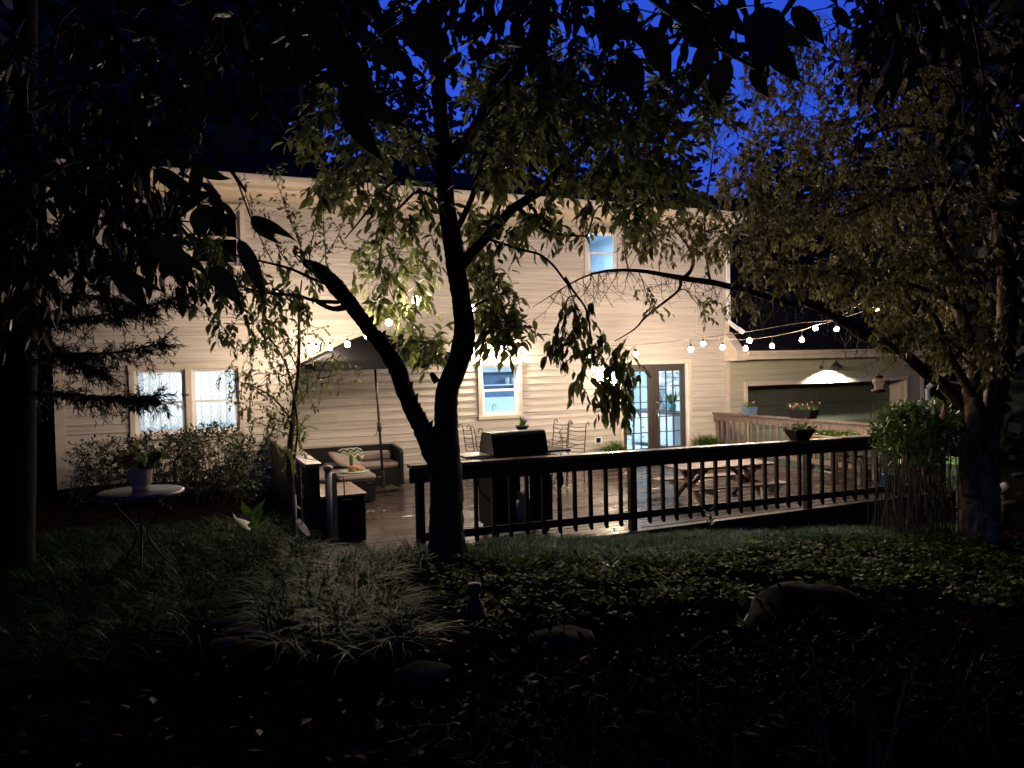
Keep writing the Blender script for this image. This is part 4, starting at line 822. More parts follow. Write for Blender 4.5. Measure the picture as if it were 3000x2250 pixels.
# ------------------------------------------------------------------ lamps
def emit_ball(parent,name,p,r,mat): return MB().ball(tuple(p),r,10,7).build(name,mat,parent)
p=at_y(1452,1008,-.12); t=thing('flood_lamp','twin headed flood lamp on the wall above the middle window','wall lamp',(p[0],-.02,p[2])); B('back_plate',M_white,t,p[0]-.05,p[0]+.05,-.045,-.0235,p[2]-.05,p[2]+.06)
for s in (-1,1): MB().lathe([(.02,.07),(.05,.03),(.055,-.02),(.045,-.02),(.0,.02)],(p[0]+s*.13,-.14,p[2]),14).build('lamp_head',M_white,t); MB().tube([(p[0],-.05,p[2]+.03),(p[0]+s*.13,-.14,p[2]+.065)],.012,6).build('arm',M_white,t); emit_ball(t,'bulb',(p[0]+s*.13,-.145,p[2]-.03),.042,M_sconce)
p=at_y(1795,1103,-.12); t=thing('wall_lantern','black wall lantern shining beside the French doors','wall lamp',(p[0],-.02,p[2])); B('back_plate',M_black,t,p[0]-.05,p[0]+.05,-.045,-.0235,p[2]-.02,p[2]+.16)
MB().lathe([(.0,.19),(.03,.17),(.085,.12),(.075,.115),(.0,.13)],(p[0],-.14,p[2]),4).build('hood',M_black,t); MB().box(p[0]-.04,p[0]+.04,-.16,-.10,p[2]+.15,p[2]+.16).build('bracket',M_black,t); MB().lathe([(0,-.09),(.04,-.085),(.045,-.075)],(p[0],-.14,p[2]),4).build('base',M_black,t)
for k in range(4): a=k*math.pi/2; MB().tube([(p[0]+.045*math.cos(a),-.14+.045*math.sin(a),p[2]-.08),(p[0]+.07*math.cos(a),-.14+.07*math.sin(a),p[2]+.12)],.004,4).build('rib',M_black,t)
emit_ball(t,'bulb',(p[0],-.14,p[2]+.01),.045,M_lant)
# barn lamp
p=at_y(2450,1073,-.30); x,y,z=p; t=thing('barn_lamp','gooseneck barn lamp shining down above the garage door','wall lamp',(x-.2,-.02,z))
MB().lathe([(0,0),(.055,0),(.055,.02),(0,.025)],(0,0,0),14).build('wall_plate',M_iron,t); q=t.children[-1]; q.data.transform(Matrix.Translation(Vector(t.location))); q.data.transform(Matrix.Translation(Vector((-.0,-.0,-.02)))@Matrix.Rotation(R(90),4,'X'))
MB().tube(smoothpath([(x-.2,-.04,z),(x-.2,-.12,z+.18),(x-.12,-.25,z+.25),(x-.01,y,z+.25),(x,y,z+.12)],[.01]*5,4)[0],.010,7).build('gooseneck',M_iron,t)
MB().lathe([(.03,.13),(.035,.095),(.06,.075),(.125,.0),(.15,-.045),(.146,-.045),(.12,-.002),(.052,.066),(.0,.072)],(x,y,z),24).build('shade',M_iron,t); emit_ball(t,'bulb',(x,y,z+.032),.026,M_barn)
# string lights
def strings(lab,wire,bulbs,anchor=None):
    W_=[at_d(*w) for w in wire]; t=thing('string_light',lab,'string lights',tuple(W_[0])); pth,_=smoothpath(W_,[.004]*len(W_),5); MB().tube(pth,.0045,5,False).build('wire',pmat('pale_cord',(.12,.10,.09),.5),t); A=np.array(pth)
    for (a,b,d) in bulbs:
        p=at_d(a,b,d); pj=proj(A)[:,:1]; i=int(np.abs(pj[:,0]-a).argmin()); top=A[i]
        k=MB().lathe([(0,-.045),(.022,-.042),(.036,-.024),(.039,0),(.029,.022),(.016,.036)],tuple(p),10).build('bulb',M_bulb,t)
        MB().lathe([(.016,.032),(.02,.04),(.02,.075),(.008,.085),(0,.086)],tuple(p),8).build('socket',M_black,k)
        e=p+np.array((0,0,.085)); 
        if np.linalg.norm(top-e)<.8: MB().tube([e,e+(top-e)*np.array((0,0,1))*.98],.003,4,False).build('drop_cord',M_black,k)
strings('string of warm bulbs running from the wall above the umbrella to the centre tree',[(885,1020,13.2),(905,1006,12.3),(926,1003,12.0),(990,992,11.4),(1040,978,11.3),(1100,945,10.4),(1150,905,9.6),(1200,850,9.1),(1262,800,8.2),(1312,762,7.2)],
 [(905,1018,12.2),(927,1021,12.0),(967,1018,11.6),(1018,1008,11.),(1075,982,10.5),(1139,944,9.6),(1218,882,9.0)])
strings('string of warm bulbs along the wall over the French doors to the right tree',[(1383,840,9.8),(1420,900,11.4),(1520,985,14.),(1646,1006,13.),(1730,1011,12.9),(1865,1010,12.7),(2024,994,12.6),(2195,971,12.5),(2330,948,12.6),(2452,935,12.2),(2560,900,11.6)],
 [(1383,901,10.2),(1727,1038,12.9),(1863,1036,12.7),(2024,1023,12.6),(2196,997,12.5),(2451,963,12.2)])
strings('string of warm bulbs from the upper wall across the garage roof to the right tree',[(2032,972,16.3),(2060,984,14.3),(2118,993,14.),(2190,994,13.7),(2262,985,13.5),(2349,967,13.3),(2389,953,13.1),(2461,930,12.6),(2590,835,11.3)],
 [(2060,1006,14.3),(2117,1017,14.),(2185,1020,13.7),(2262,1013,13.5),(2349,995,13.3),(2389,961,13.1),(2575,909,11.5)])
# torch hanging on the front rail
p=at_y(1642,1405,RY-.1); x,y,z=p; t=thing('garden_torch','dark garden torch on a stake in front of the railing','torch',(x,y,gz(x,y))); MB().tube([(x,y,gz(x,y)),(x,y,z-.08)],.012,7).build('stake',M_black,t); MB().lathe([(.015,-.09),(.035,-.05),(.04,.0),(.03,.05),(.022,.09),(.022,.14),(0,.15)],(x,y,z),12).build('lantern',M_black,t)
# ------------------------------------------------------------------ garden table with pot (left)
tz=1.085; p=at_z(412,1437,tz); tx,ty=float(p[0]),float(p[1]); t=thing('bistro_table','round pale metal garden table in the dark at the left','table',(tx,ty,gz(tx,ty)))
MB().lathe([(0,.0),(.33,.0),(.345,-.01),(.345,-.035),(.335,-.035),(.335,-.012),(0,-.012)],(tx,ty,tz),40).build('tabletop',pmat('worn_white_metal',(.065,.065,.062),.4,.35,14,.001),t)
for k in range(3):
    a=k*2.094+.5; c_,s_=math.cos(a),math.sin(a); MB().tube(smoothpath([(tx+.30*c_,ty+.30*s_,tz-.02),(tx+.22*c_,ty+.22*s_,tz-.16),(tx+.05*c_,ty+.05*s_,tz-.34),(tx+.10*c_,ty+.10*s_,tz-.50),(tx+.30*c_,ty+.30*s_,gz(tx,ty))],[.010]*5,5)[0],.010,6).build('leg',M_black,t)
p=at_z(413,1436,tz+.001); t=thing('flower_pot','cream flower pot with a red geranium on the garden table','flower pot',tuple(p)); MB().lathe([(0,0),(.068,0),(.074,.045),(.074,.048),(.083,.05),(.098,.175),(.101,.19),(.092,.19),(.085,.165),(0,.16)],tuple(p),28).build('pot',M_cream,t)
MB().ball((p[0]+.045,p[1]-.078,p[2]+.12),.012,8,5,(1.3,.6,.9)).build('emblem',M_wplast,t)
lv=Leaves(); mb=MB()
for k in range(60):
    a=rng.uniform(0,6.28); r=.09*math.sqrt(rng.random()); st=np.array(p)+np.array((r*math.cos(a),r*math.sin(a),.17)); dr=nrm((math.cos(a)*.9+rng.normal()*.3,math.sin(a)*.9,1.0)); e=st+dr*rng.uniform(.08,.24); mb.tube([st,e],.002,3,False)
    for j in range(3): lv.put(e+rv(.02),nrm(rv()+np.array((0,0,.3))),nrm(rv()),.055,.05)
mb.build('stem',M_twig,t); lv.finish(t,M_leaf,top=60)
for k,(a,b) in enumerate(((362,1341),(383,1346),(370,1348),(376,1338))):
    c=at_d(a,b,6.2); 
    f=MB()
    for j in range(9): f.ball(tuple(c+rv(.012)),.010,6,4)
    f.build('flower',M_redp,t)
# ------------------------------------------------------------------ trees
def addlimb(par,name,px,mat,sk,n=10,rough=.12):
    big=n>=14; n=n+10 if big else n; pth,rr=limb(px,k=9 if big else 3); MB().tube(pth,rr,n,True,rough).build(name,mat,par); sk.extend(pth); return pth
# centre tree
D=6.9
ctree=thing('maple_tree','forked dark tree in the middle with pointed leaves lit from behind','tree',(4.05,-7.05,.2)); sk=[]
addlimb(ctree,'trunk',[(1320,1690,D,.27),(1314,1650,D,.20),(1308,1560,D,.16),(1308,1450,D,.155),(1306,1350,D,.14),(1307,1250,D,.108),(1310,1150,D,.105),(1335,1080,D,.10),(1357,1010,D,.103),(1360,950,D,.095),(1350,870,D,.086),(1335,780,D,.088),(1325,700,D,.09),(1308,600,D,.078),(1298,450,D,.073),(1288,300,D,.068),(1280,150,D,.062),(1275,0,D,.052),(1272,-200,D,.04)],M_bark,sk,18,.10)
addlimb(ctree,'limb',[(1300,1395,D,.11),(1265,1315,D,.10),(1230,1240,D,.085),(1195,1170,D,.078),(1163,1080,D-.1,.08),(1120,1010,D-.1,.07),(1085,970,D-.1,.064),(1045,915,D-.15,.064),(1010,870,D-.2,.07),(985,840,D-.2,.075),(950,802,D-.2,.062),(925,784,D-.2,.055),(900,772,D-.2,.04),(887,760,D-.2,.015)],M_bark,sk,14,.2)
LB=[[(1350,775,D,.06),(1402,720,D-.1,.045),(1450,671,D-.2,.045),(1495,618,D-.2,.044),(1544,585,D-.2,.042),(1593,549,D-.2,.04),(1659,479,D-.2,.034),(1727,416,D-.1,.03),(1795,385,D,.02),(1900,330,D,.012)],
[(1338,674,D,.03),(1383,579,D+.1,.026),(1406,493,D+.1,.026),(1433,425,D+.1,.024),(1455,362,D+.2,.024),(1474,325,D+.2,.022),(1523,271,D+.2,.018),(1587,230,D+.2,.012)],
[(1318,480,D,.055),(1370,407,D,.05),(1410,343,D-.1,.05),(1446,285,D-.1,.048),(1478,253,D-.1,.045),(1532,181,D-.1,.04),(1570,120,D-.1,.035),(1600,20,D-.1,.03),(1640,-120,D,.02)],
[(1614,497,D-.2,.024),(1605,407,D-.2,.02),(1596,316,D-.2,.018),(1591,226,D-.3,.016),(1570,150,D-.4,.012)],
[(1510,600,D-.2,.024),(1560,650,D-.3,.02),(1600,676,D-.3,.016),(1650,688,D-.4,.012),(1720,692,D-.4,.008)],
[(1438,703,D-.2,.014),(1480,716,D-.4,.012),(1528,732,D-.6,.011),(1577,744,D-.8,.010),(1617,773,D-1,.010),(1654,821,D-1.2,.009),(1690,866,D-1.3,.009),(1719,911,D-1.4,.008),(1731,988,D-1.4,.006),(1740,1060,D-1.4,.004)],
[(994,885,D-.2,.02),(928,882,D-.3,.016),(870,866,D-.4,.014),(800,860,D-.6,.012),(740,850,D-.8,.01),(650,820,D-1.,.006)],
[(1010,900,D-.2,.03),(975,905,D-.3,.022),(930,885,D-.5,.018)],
[(969,834,D-.2,.018),(928,822,D-.4,.014),(858,790,D-.6,.012),(795,772,D-.8,.01),(732,758,D-1.,.008),(640,730,D-1.2,.006),(560,700,D-1.4,.005)],
[(1300,600,D,.02),(1230,560,D,.016),(1180,600,D+.2,.012),(1130,660,D+.6,.01),(1110,760,D+1.2,.007)],
[(1290,440,D,.02),(1200,500,D,.016),(1120,560,D+.1,.012),(1060,640,D+.2,.009),(1010,700,D+.3,.006)],
[(1280,300,D,.018),(1210,260,D,.014),(1130,280,D,.012),(1040,330,D,.008),(940,360,D,.006)],
[(1352,930,D,.016),(1420,880,D+.2,.012),(1470,900,D+.3,.008),(1500,960,D+.3,.005)],
[(1380,915,D,.0),(1390,915,D,.008),(1400,913,D,.004)],[(1280,1120,D,.035),(1268,1100,D,.03),(1262,1092,D,.015)]]
for L_ in LB: addlimb(ctree,'branch',L_,M_bark,sk,8,.15)
# bark chips peeling off the left limb
mb=MB()
for k in range(40):
    i=random.randrange(70,len(sk)) if False else None
chips=[(1190,1125),(1205,1160),(1212,1190),(1225,1215),(1248,1240),(1255,1255),(1262,1270),(1140,1010),(1110,975),(1075,930),(1176,1105)]
for a,b in chips:
    c=at_d(a+6,b,D-.05); mb.add([c,c+np.array((.05,0,.03)),c+np.array((.035,-.02,-.05)),c+np.array((.0,-.03,-.06))],[(0,1,2,3)])
mb.build('loose_bark',M_bark,ctree,kind='stuff')
SK=np.array(sk); tw=MB(); lv=Leaves()
foliate(tw,lv,SK,[(1200,600,110,110,7.3,1.2,41),(1150,800,130,130,8.6,1.4,70),(1240,1010,80,55,8.2,.8,28),(1010,560,110,70,7,1,28),(1110,430,140,80,7,1,41),(905,400,40,70,7,.5,16),(1010,300,100,60,6.5,1,19),
 (1480,430,120,110,7,1.2,70),(1650,330,150,110,7,1.2,96),(1850,400,160,120,7,1.5,105),(2010,300,120,110,7,1.5,70),(1750,520,150,60,7,1,43),(1960,560,140,70,7.5,1,34),(1500,220,150,110,7,1,64),(1700,180,160,90,6.5,1.2,48),
 (1480,660,80,60,7,1,16),(1450,850,60,60,7.4,.8,22),(1470,960,90,55,7.2,.5,38),(1395,720,35,110,7.8,.6,28),(1600,640,60,40,6.8,.6,12)],.13,leafdroop=.45,length=.36,n=8,droop=.3,down=.1,wr=.46)
foliate(tw,lv,SK,[(1770,1070,95,75,6.0,.4,28),(1655,1000,60,50,6.0,.4,13),(1810,1170,50,60,6.0,.3,18),(1700,930,60,40,6.0,.3,10),(1720,700,80,40,6.2,.5,19),(1800,640,120,50,6.5,.8,32)],.105,leafdroop=.85,length=.26,n=7,droop=.5,wr=.46)
lv.finish(ctree,M_leaf); lv=Leaves()
foliate(tw,lv,SK,[(700,815,120,50,6.,.6,28),(570,730,110,60,5.5,.6,24),(820,870,110,50,6.4,.6,22),(740,950,110,50,6.6,.8,18),(600,860,90,50,5.6,.6,10),(880,770,60,60,6.6,.4,8)],.085,leafdroop=.6,length=.26,n=8,wr=.5)
lv.finish(ctree,M_leaf,top=0)
def topcrown(par,cen,rad,n,leaf,mat):  # unseen crown leaves, kept out of frame, added to block sky light
    g=rng.integers(0,40,n); hub=rng.uniform(-1,1,(40,3)); P=np.array(cen)+(hub[g]*.8+rng.normal(size=(n,3))*.22)*np.array(rad); q=proj(P)
    keep=~((q[:,2]>-.5)&(q[:,1]>-150)&(np.abs(q[:,0]-1500)<1800)); P=P[keep]; k=len(P); A=unit(rng.normal(size=(k,3))); Sd=unit(np.cross(A,rng.normal(size=(k,3)))); L_=leaf*rng.uniform(.6,1.3,k)
    bulk('added_upper_foliage',leafverts(P,A,Sd,L_,L_*.6,LT_B).reshape(-1,3),(LF_B[None]+(np.arange(k)*4)[:,None,None]).reshape(-1,3),mat,par,kind='stuff')
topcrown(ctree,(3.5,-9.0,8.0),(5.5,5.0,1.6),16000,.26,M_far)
# water sprouts with small leaves
lv=Leaves()
for pth in ([(890,756),(872,700),(855,660),(835,606),(815,545),(800,500)],[(956,790),(952,720),(948,650),(950,600)],[(905,770),(915,700),(930,640)],[(800,770),(760,690),(735,620),(718,560)],[(860,790),(810,720),(795,660)],[(930,780),(985,700),(1010,640)]):
    w_,r_=limb([(a,b,6.6,.006-.001*i) for i,(a,b) in enumerate(pth)]); tw.tube(w_,r_,4,False)
    for i in range(1,len(w_)):
        for j in range(3):
            if rng.random()<.85: sprig(tw,lv,w_[i],nrm(rv()+np.array((0,0,.9))),.13,5,.045,0.1,.5,.0013,.1)
lv.finish(ctree,M_leaf,top=0,rest='sprout_foliage')
tw.build('twigs',M_twig,ctree,kind='stuff')
# right tree
D=9.0
rt_=thing('crape_tree','multi stemmed tree with peeling pinkish bark at the right','tree',(10.5,-7.6,-.2)); sk=[]
addlimb(rt_,'trunk',[(2862,1620,D,.30),(2866,1570,D,.24),(2868,1500,D,.215),(2868,1400,D,.215),(2872,1330,D,.20),(2885,1270,D,.15),(2900,1210,D,.12),(2925,1130,D,.115),(2942,1040,D,.11),(2950,900,D,.10),(2945,750,D,.09),(2925,600,D,.08),(2900,430,D,.07),(2850,280,D,.06),(2800,120,D,.05),(2740,-60,D,.04)],M_barkr,sk,18,.2)
addlimb(rt_,'limb',[(2842,1450,D-.1,.09),(2832,1380,D-.12,.085),(2826,1320,D-.12,.07),(2820,1280,D-.12,.045),(2818,1250,D-.12,.015)],M_barkr,sk,12,.3)
addlimb(rt_,'limb',[(2868,1330,D-.1,.10),(2858,1260,D-.1,.10),(2856,1200,D-.1,.105),(2848,1150,D-.1,.10),(2856,1100,D,.085),(2835,990,D,.08),(2812,907,D,.07),(2792,846,D,.06),(2780,760,D,.05),(2740,650,D,.04),(2700,520,D,.03),(2650,400,D,.02)],M_barkr,sk,14,.2)
addlimb(rt_,'limb',[(2852,1160,D-.15,.055),(2815,1100,D-.3,.05),(2788,1052,D-.4,.045),(2770,1000,D-.5,.035),(2740,930,D-.6,.025),(2700,880,D-.6,.015)],M_barkr,sk,10,.2)
addlimb(rt_,'limb',[(2850,1210,D,.085),(2800,1165,D,.075),(2760,1125,D,.07),(2712,1092,D,.07),(2678,1062,D-.1,.068),(2645,1033,D-.1,.066),(2596,1012,D-.1,.07),(2535,984,D-.2,.068),(2486,950,D-.2,.062),(2446,928,D-.2,.055),(2393,899,D-.2,.05),(2344,880,D-.2,.05),(2303,888,D-.2,.04),(2238,866,D-.2,.04),(2165,846,D-.3,.036),(2093,829,D-.4,.034),(2000,815,D-.5,.032),(1935,803,D-.6,.026),(1870,793,D-.7,.02),(1780,793,D-.8,.014),(1707,813,D-.9,.01),(1640,850,D-1,.006),(1560,900,D-1,.003)],M_bark,sk,10,.2)
for L_ in [[(1994,818,D-.5,.022),(1988,850,D-.5,.016),(1940,890,D-.6,.014),(1890,930,D-.6,.012),(1858,965,D-.6,.009),(1800,1000,D-.6,.005)],[(2081,828,D-.4,.016),(2069,744,D-.4,.012),(2065,622,D-.4,.011),(2080,520,D-.4,.009),(2089,440,D-.4,.006)],
 [(2000,818,D-.5,.028),(2025,790,D-.4,.022),(2030,750,D-.4,.018),(2000,700,D-.4,.012),(1960,650,D-.4,.008)],[(2344,880,D-.2,.03),(2350,820,D-.1,.026),(2365,770,D,.022),(2420,700,D,.018),(2500,640,D,.012),(2560,560,D,.008)],
 [(2930,620,D,.05),(2840,560,D-.2,.045),(2760,540,D-.3,.035),(2650,560,D-.4,.03),(2550,600,D-.4,.02),(2450,640,D-.4,.012)],[(2900,430,D,.05),(2820,400,D,.04),(2740,380,D,.03),(2620,370,D,.02),(2500,420,D,.01)],
 [(2812,907,D,.03),(2740,860,D-.2,.025),(2650,830,D-.4,.02),(2560,820,D-.5,.012),(2460,800,D-.5,.008)],[(2900,1180,D-.2,.03),(2905,1120,D-.3,.03),(2925,1060,D-.3,.02),(2950,1000,D-.3,.012)],[(2850,300,D,.04),(2700,200,D,.03),(2580,80,D,.025),(2500,-40,D,.02)]]: addlimb(rt_,'branch',L_,M_bark,sk,8,.2)
SK=np.array(sk); tw=MB(); lv=Leaves()
foliate(tw,lv,SK,[(2230,690,150,100,8.8,1.2,105),(2420,600,170,120,9,1.4,165),(2350,430,170,110,9.2,1.4,135),(2600,700,170,130,9,1.4,165),(2650,520,150,120,9,1.4,135),(2190,570,90,80,8.8,1,54),(2500,830,180,80,8.8,1.,135),(2710,840,120,120,9,1.2,120),(2560,300,150,110,9.4,1.4,75),(2750,330,130,130,9.2,1.4,90),(2290,800,140,50,8.8,.8,60),(2640,970,90,60,8.7,.8,69),(2760,1010,70,80,8.8,.8,60),(2880,700,90,200,8.6,1,90),(2880,250,120,200,8.8,1.2,90),(2700,130,160,100,9,1.2,75),(2900,1000,60,120,8.6,.8,45)],.08,leafdroop=.5,length=.24,n=10,wr=.5)
foliate(tw,lv,SK,[(2280,190,110,80,9,1,46),(2200,310,80,80,9,1,34),(2390,130,120,90,9.2,1,46),(2330,290,110,90,9.2,1,46),(2500,200,150,110,9.2,1,56),(2170,480,80,80,8.9,1,30),(2850,480,120,120,9,1,46),(2900,1000,60,120,8.6,.8,24)],.075,leafdroop=.4,length=.26,n=10,wr=.5)
foliate(tw,lv,SK,[(1830,690,110,60,8.4,.8,34),(1960,690,130,70,8.4,.8,50),(2080,680,80,90,8.6,.8,40),(1900,880,50,30,8.2,.4,6),(2050,900,60,30,8.4,.5,6),(2160,900,60,40,8.6,.5,10)],.08,leafdroop=.5,length=.24,n=8,wr=.5)
lv.finish(rt_,M_leafb,top=300)
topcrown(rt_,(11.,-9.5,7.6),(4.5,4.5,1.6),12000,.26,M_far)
# bare drooping twigs under the long branch
for k in range(150):
    px=rng.uniform(1600,2680); i=np.argmin(np.abs(proj(SK)[:,0]-px)+np.abs(proj(SK)[:,1]-np.interp(px,[1600,1780,2000,2238,2450,2680],[870,793,815,866,930,1062]))*2); p0=SK[i]; L_=rng.uniform(.15,.55); q=p0.copy(); pts=[q]; dr=nrm((rng.normal()*.7,rng.normal()*.4,-1))
    for j in range(5): dr=nrm(dr+rv(.28)); q=q+dr*L_/5; pts.append(q)
    tw.tube(pts,[.005,.004,.0035,.003,.0025,.0015],4,False)
    for j in (2,3,4):
        if rng.random()<.7: e=pts[j]+nrm(dr+rv(.8))*L_*.3; tw.tube([pts[j],(pts[j]+e)/2+rv(.01),e],[.0028,.002,.0012],3,False)
tw.build('twigs',M_twig,rt_,kind='stuff')
# sapling on the left
D=8.5
sp_=thing('sapling','slender young tree with small leaves beside the left deck railing','tree',tuple(at_d(868,1580,D))); sk=[]
addlimb(sp_,'trunk',[(866,1590,D,.034),(862,1480,D,.032),(850,1380,D,.034),(848,1330,D,.036),(856,1253,D,.030),(863,1181,D,.026),(874,1090,D,.022),(876,1000,D,.018),(877,900,D,.013),(884,820,D,.008)],M_barkr,sk,10,.1)
for L_ in [[(862,1345,D-.05,.014),(868,1300,D-.1,.013),(872,1235,D-.1,.012),(850,1108,D-.1,.011),(827,1047,D-.1,.010),(798,1000,D-.1,.008),(760,950,D-.1,.004)],[(850,1225,D,.012),(798,1163,D-.1,.010),(736,1130,D-.2,.007),(690,1115,D-.2,.003)],[(860,1200,D,.008),(900,1150,D,.006),(930,1110,D,.003)],[(855,1280,D,.008),(790,1250,D,.006),(730,1230,D,.003)],[(856,1280,D,.008),(900,1250,D,.006),(935,1260,D,.003)],[(870,1080,D,.008),(830,990,D,.006),(790,930,D,.003)]]: addlimb(sp_,'branch',L_,M_twig,sk,6,.1)
SK=np.array(sk); tw=MB(); lv=Leaves()
foliate(tw,lv,SK,[(830,1100,120,80,D,.5,52),(850,1250,75,70,D,.4,44),(740,1040,80,50,D,.4,22),(740,1190,70,70,D,.4,28),(900,1140,60,60,D,.4,20),(690,1120,60,50,D,.4,16),(820,1000,70,40,D,.4,18),(920,960,60,60,D,.4,16),(850,1330,50,30,D,.3,8),(1000,1090,60,30,D-.3,.3,12),(985,1040,60,30,D-.4,.3,8)],.052,leafdroop=.3,length=.18,n=7,wr=.55,tw_r=.0016)
lv.finish(sp_,M_leaf); tw.build('twigs',M_twig,sp_,kind='stuff')
# hedge under the left window
def bush(name,lab,cat,blobs,leaf,mat,n,base,stems=8,wr=.5,top=300,length=.18,T=(LT_B,LF_B),m2=None):
    t=thing(name,lab,cat,base); tw=MB(); lv=Leaves(); b=np.array(base)
    for (cx,cy,rx,ry,d,sp,cnt) in blobs:
        for _ in range(cnt):
            a=rng.uniform(0,6.283); r=rng.random()**.4; e=at_d(cx+rx*r*math.cos(a),cy+ry*r*math.sin(a),d+rng.normal()*sp*.5); g0=np.array((e[0]+rng.normal()*.08,e[1]+rng.normal()*.08,gz(e[0],e[1])))
            if rng.random()<.25: tw.tube([g0,(g0+e)/2+rv(.03),e],[.006,.005,.003],4,False)
            sprig(tw,lv,e,nrm((e-g0)+rv(.5)),length,n,leaf,.1,wr,.0016,.1)
    tw.build('stems',M_twig,t,kind='stuff'); lv.finish(t,mat,top=top,T=T); return t
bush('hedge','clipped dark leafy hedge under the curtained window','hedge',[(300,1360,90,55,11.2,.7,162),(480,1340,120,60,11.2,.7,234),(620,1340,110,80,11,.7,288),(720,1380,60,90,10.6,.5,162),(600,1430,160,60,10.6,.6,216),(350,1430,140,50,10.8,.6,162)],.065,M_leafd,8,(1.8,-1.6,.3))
bush('shrub','green flowering shrub in front of the right end of the railing','shrub',[(2660,1270,90,50,9.2,.6,150),(2730,1240,70,38,9.2,.5,100),(2600,1300,45,50,9.2,.4,60),(2690,1330,90,50,9.2,.6,130),(2640,1225,60,24,9.2,.4,60),(2770,1270,35,45,9.2,.4,40)],.075,M_leafy,7,(10.2,-6.9,-.1),length=.13,wr=.6)
t=thing('shrub_blossoms','small pink blossoms on top of the right shrub','blossoms',tuple(at_d(2640,1200,9.1)),None); t['kind']='stuff'; f=MB()
for (a,b) in ((2598,1208),(2640,1200),(2668,1216),(2682,1217),(2695,1220),(2602,1216),(2590,1225)):
    for j in range(5): f.ball(tuple(at_d(a+rng.normal()*5,b+rng.normal()*4,9.05)),.009,5,4)
f.build('petals',M_pink,t)
bush('tall_grass_shrub','dim leafy undergrowth with upright stems below the right shrub','shrub',[(2720,1450,90,70,9.,.6,50),(2780,1400,60,60,8.9,.4,30),(2650,1500,60,60,9.,.4,14)],.05,M_leafd,5,(10.4,-6.8,-.2),length=.16,top=60)
M_leafk=pmat('shaded_green_leaf',(.002,.003,.0015),.7,.3,6,island=.4,spec=.02)  # foreground shade put into the near-black leaf colour
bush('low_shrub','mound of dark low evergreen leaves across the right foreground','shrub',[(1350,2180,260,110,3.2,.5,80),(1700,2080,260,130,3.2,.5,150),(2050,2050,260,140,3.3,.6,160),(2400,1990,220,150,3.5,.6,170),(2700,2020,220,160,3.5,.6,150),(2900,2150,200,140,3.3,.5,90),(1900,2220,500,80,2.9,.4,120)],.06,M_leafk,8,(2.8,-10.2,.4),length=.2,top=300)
# broad leaf young plant, left
for (px,py,d,lab,n,L_) in ((735,1500,7.2,'young broad leaved plant in front of the hedge',9,.24),(2080,1490,8.4,'small bright weed growing in front of the railing',9,.10),(880,1370,8.2,'small leaning seedling against the left railing',5,.1),(1790,1640,6.,'single tall weed in the grass right of the trunk',7,.12),(2180,2000-180,4.6,'pale seedling at the dark edge of the ground cover',9,.08)):
    p=at_d(px,py,d); t=thing('young_plant',lab,'plant',tuple(p)); lv=Leaves(); mb=MB(); g0=np.array((p[0],p[1],min(gz(p[0],p[1]),p[2]-.1))); mb.tube([g0,p],.006,5).build('stem',M_twig,t)
    for k in range(n): a=k*2.4; lv.put(g0+(p-g0)*(.5+.5*k/n),nrm((math.cos(a),math.sin(a)*.8,.25+.5*random.random())),nrm((-math.sin(a),math.cos(a),rng.normal()*.2)),L_*rng.uniform(.7,1.1),L_*.42)
    lv.finish(t,M_leafy)
# vine climbing at the front rail
t=thing('climbing_vine','wispy dry vine climbing the front railing beside the grill','vine',tuple(at_y(1620,1480,RY-.12))); mb=MB(); lv=Leaves()
pv=[at_y(a,b,RY-.12) for a,b in ((1608,1500),(1615,1440),(1632,1390),(1640,1350),(1648,1300),(1640,1270),(1650,1250))]; pth,rr=smoothpath(pv,[.006,.005,.005,.004,.004,.003,.002],4); mb.tube(pth,rr,4)
for p in pth[8:]: sprig(mb,lv,p,rv()+np.array((0,0,-.3)),.1,4,.03,.4,.5,.0014)
mb.build('stem',M_twig,t); lv.finish(t,M_leafb,top=60)
# conifer branches, far left
cf=thing('conifer','drooping dark conifer boughs hanging in front of the house corner at the left','tree',tuple(at_d(60,1500,6.5))); mb=MB(); NP=[];NA=[];NL=[]
addl=[];pth,rr=limb([(40,1700,6.5,.16),(50,1200,6.5,.15),(60,700,6.5,.13),(70,200,6.5,.10),(80,-200,6.5,.07)]); MB().tube(pth,rr,12,True,.1).build('trunk',pmat('shaded_bark',(.004,.003,.003),.95,.3,9,.01,spec=.1),cf)  # unlit look put into the trunk's near-black bark colour
boughs=[[(60,960,6.5),(160,945,6.3),(260,930,6.1),(400,905,5.9),(540,870,5.7)],[(60,1080,6.5),(180,1040,6.3),(320,1035,6.1),(480,1005,5.9)],[(60,1150,6.5),(170,1152,6.3),(270,1160,6.1),(380,1165,6.),(455,1160,5.9)],[(60,820,6.5),(180,860,6.3),(300,870,6.1),(420,900,6.)],[(60,500,6.5),(250,560,6.3),(420,600,6.1),(560,560,6.)],[(60,600,6.5),(200,700,6.3),(350,740,6.1),(480,720,5.9)],[(60,1000,6.5),(150,1010,6.3),(230,1060,6.2),(300,1090,6.1)],[(60,700,6.5),(180,760,6.3),(300,800,6.2)],[(60,400,6.5),(200,420,6.3),(400,470,6.1)]]
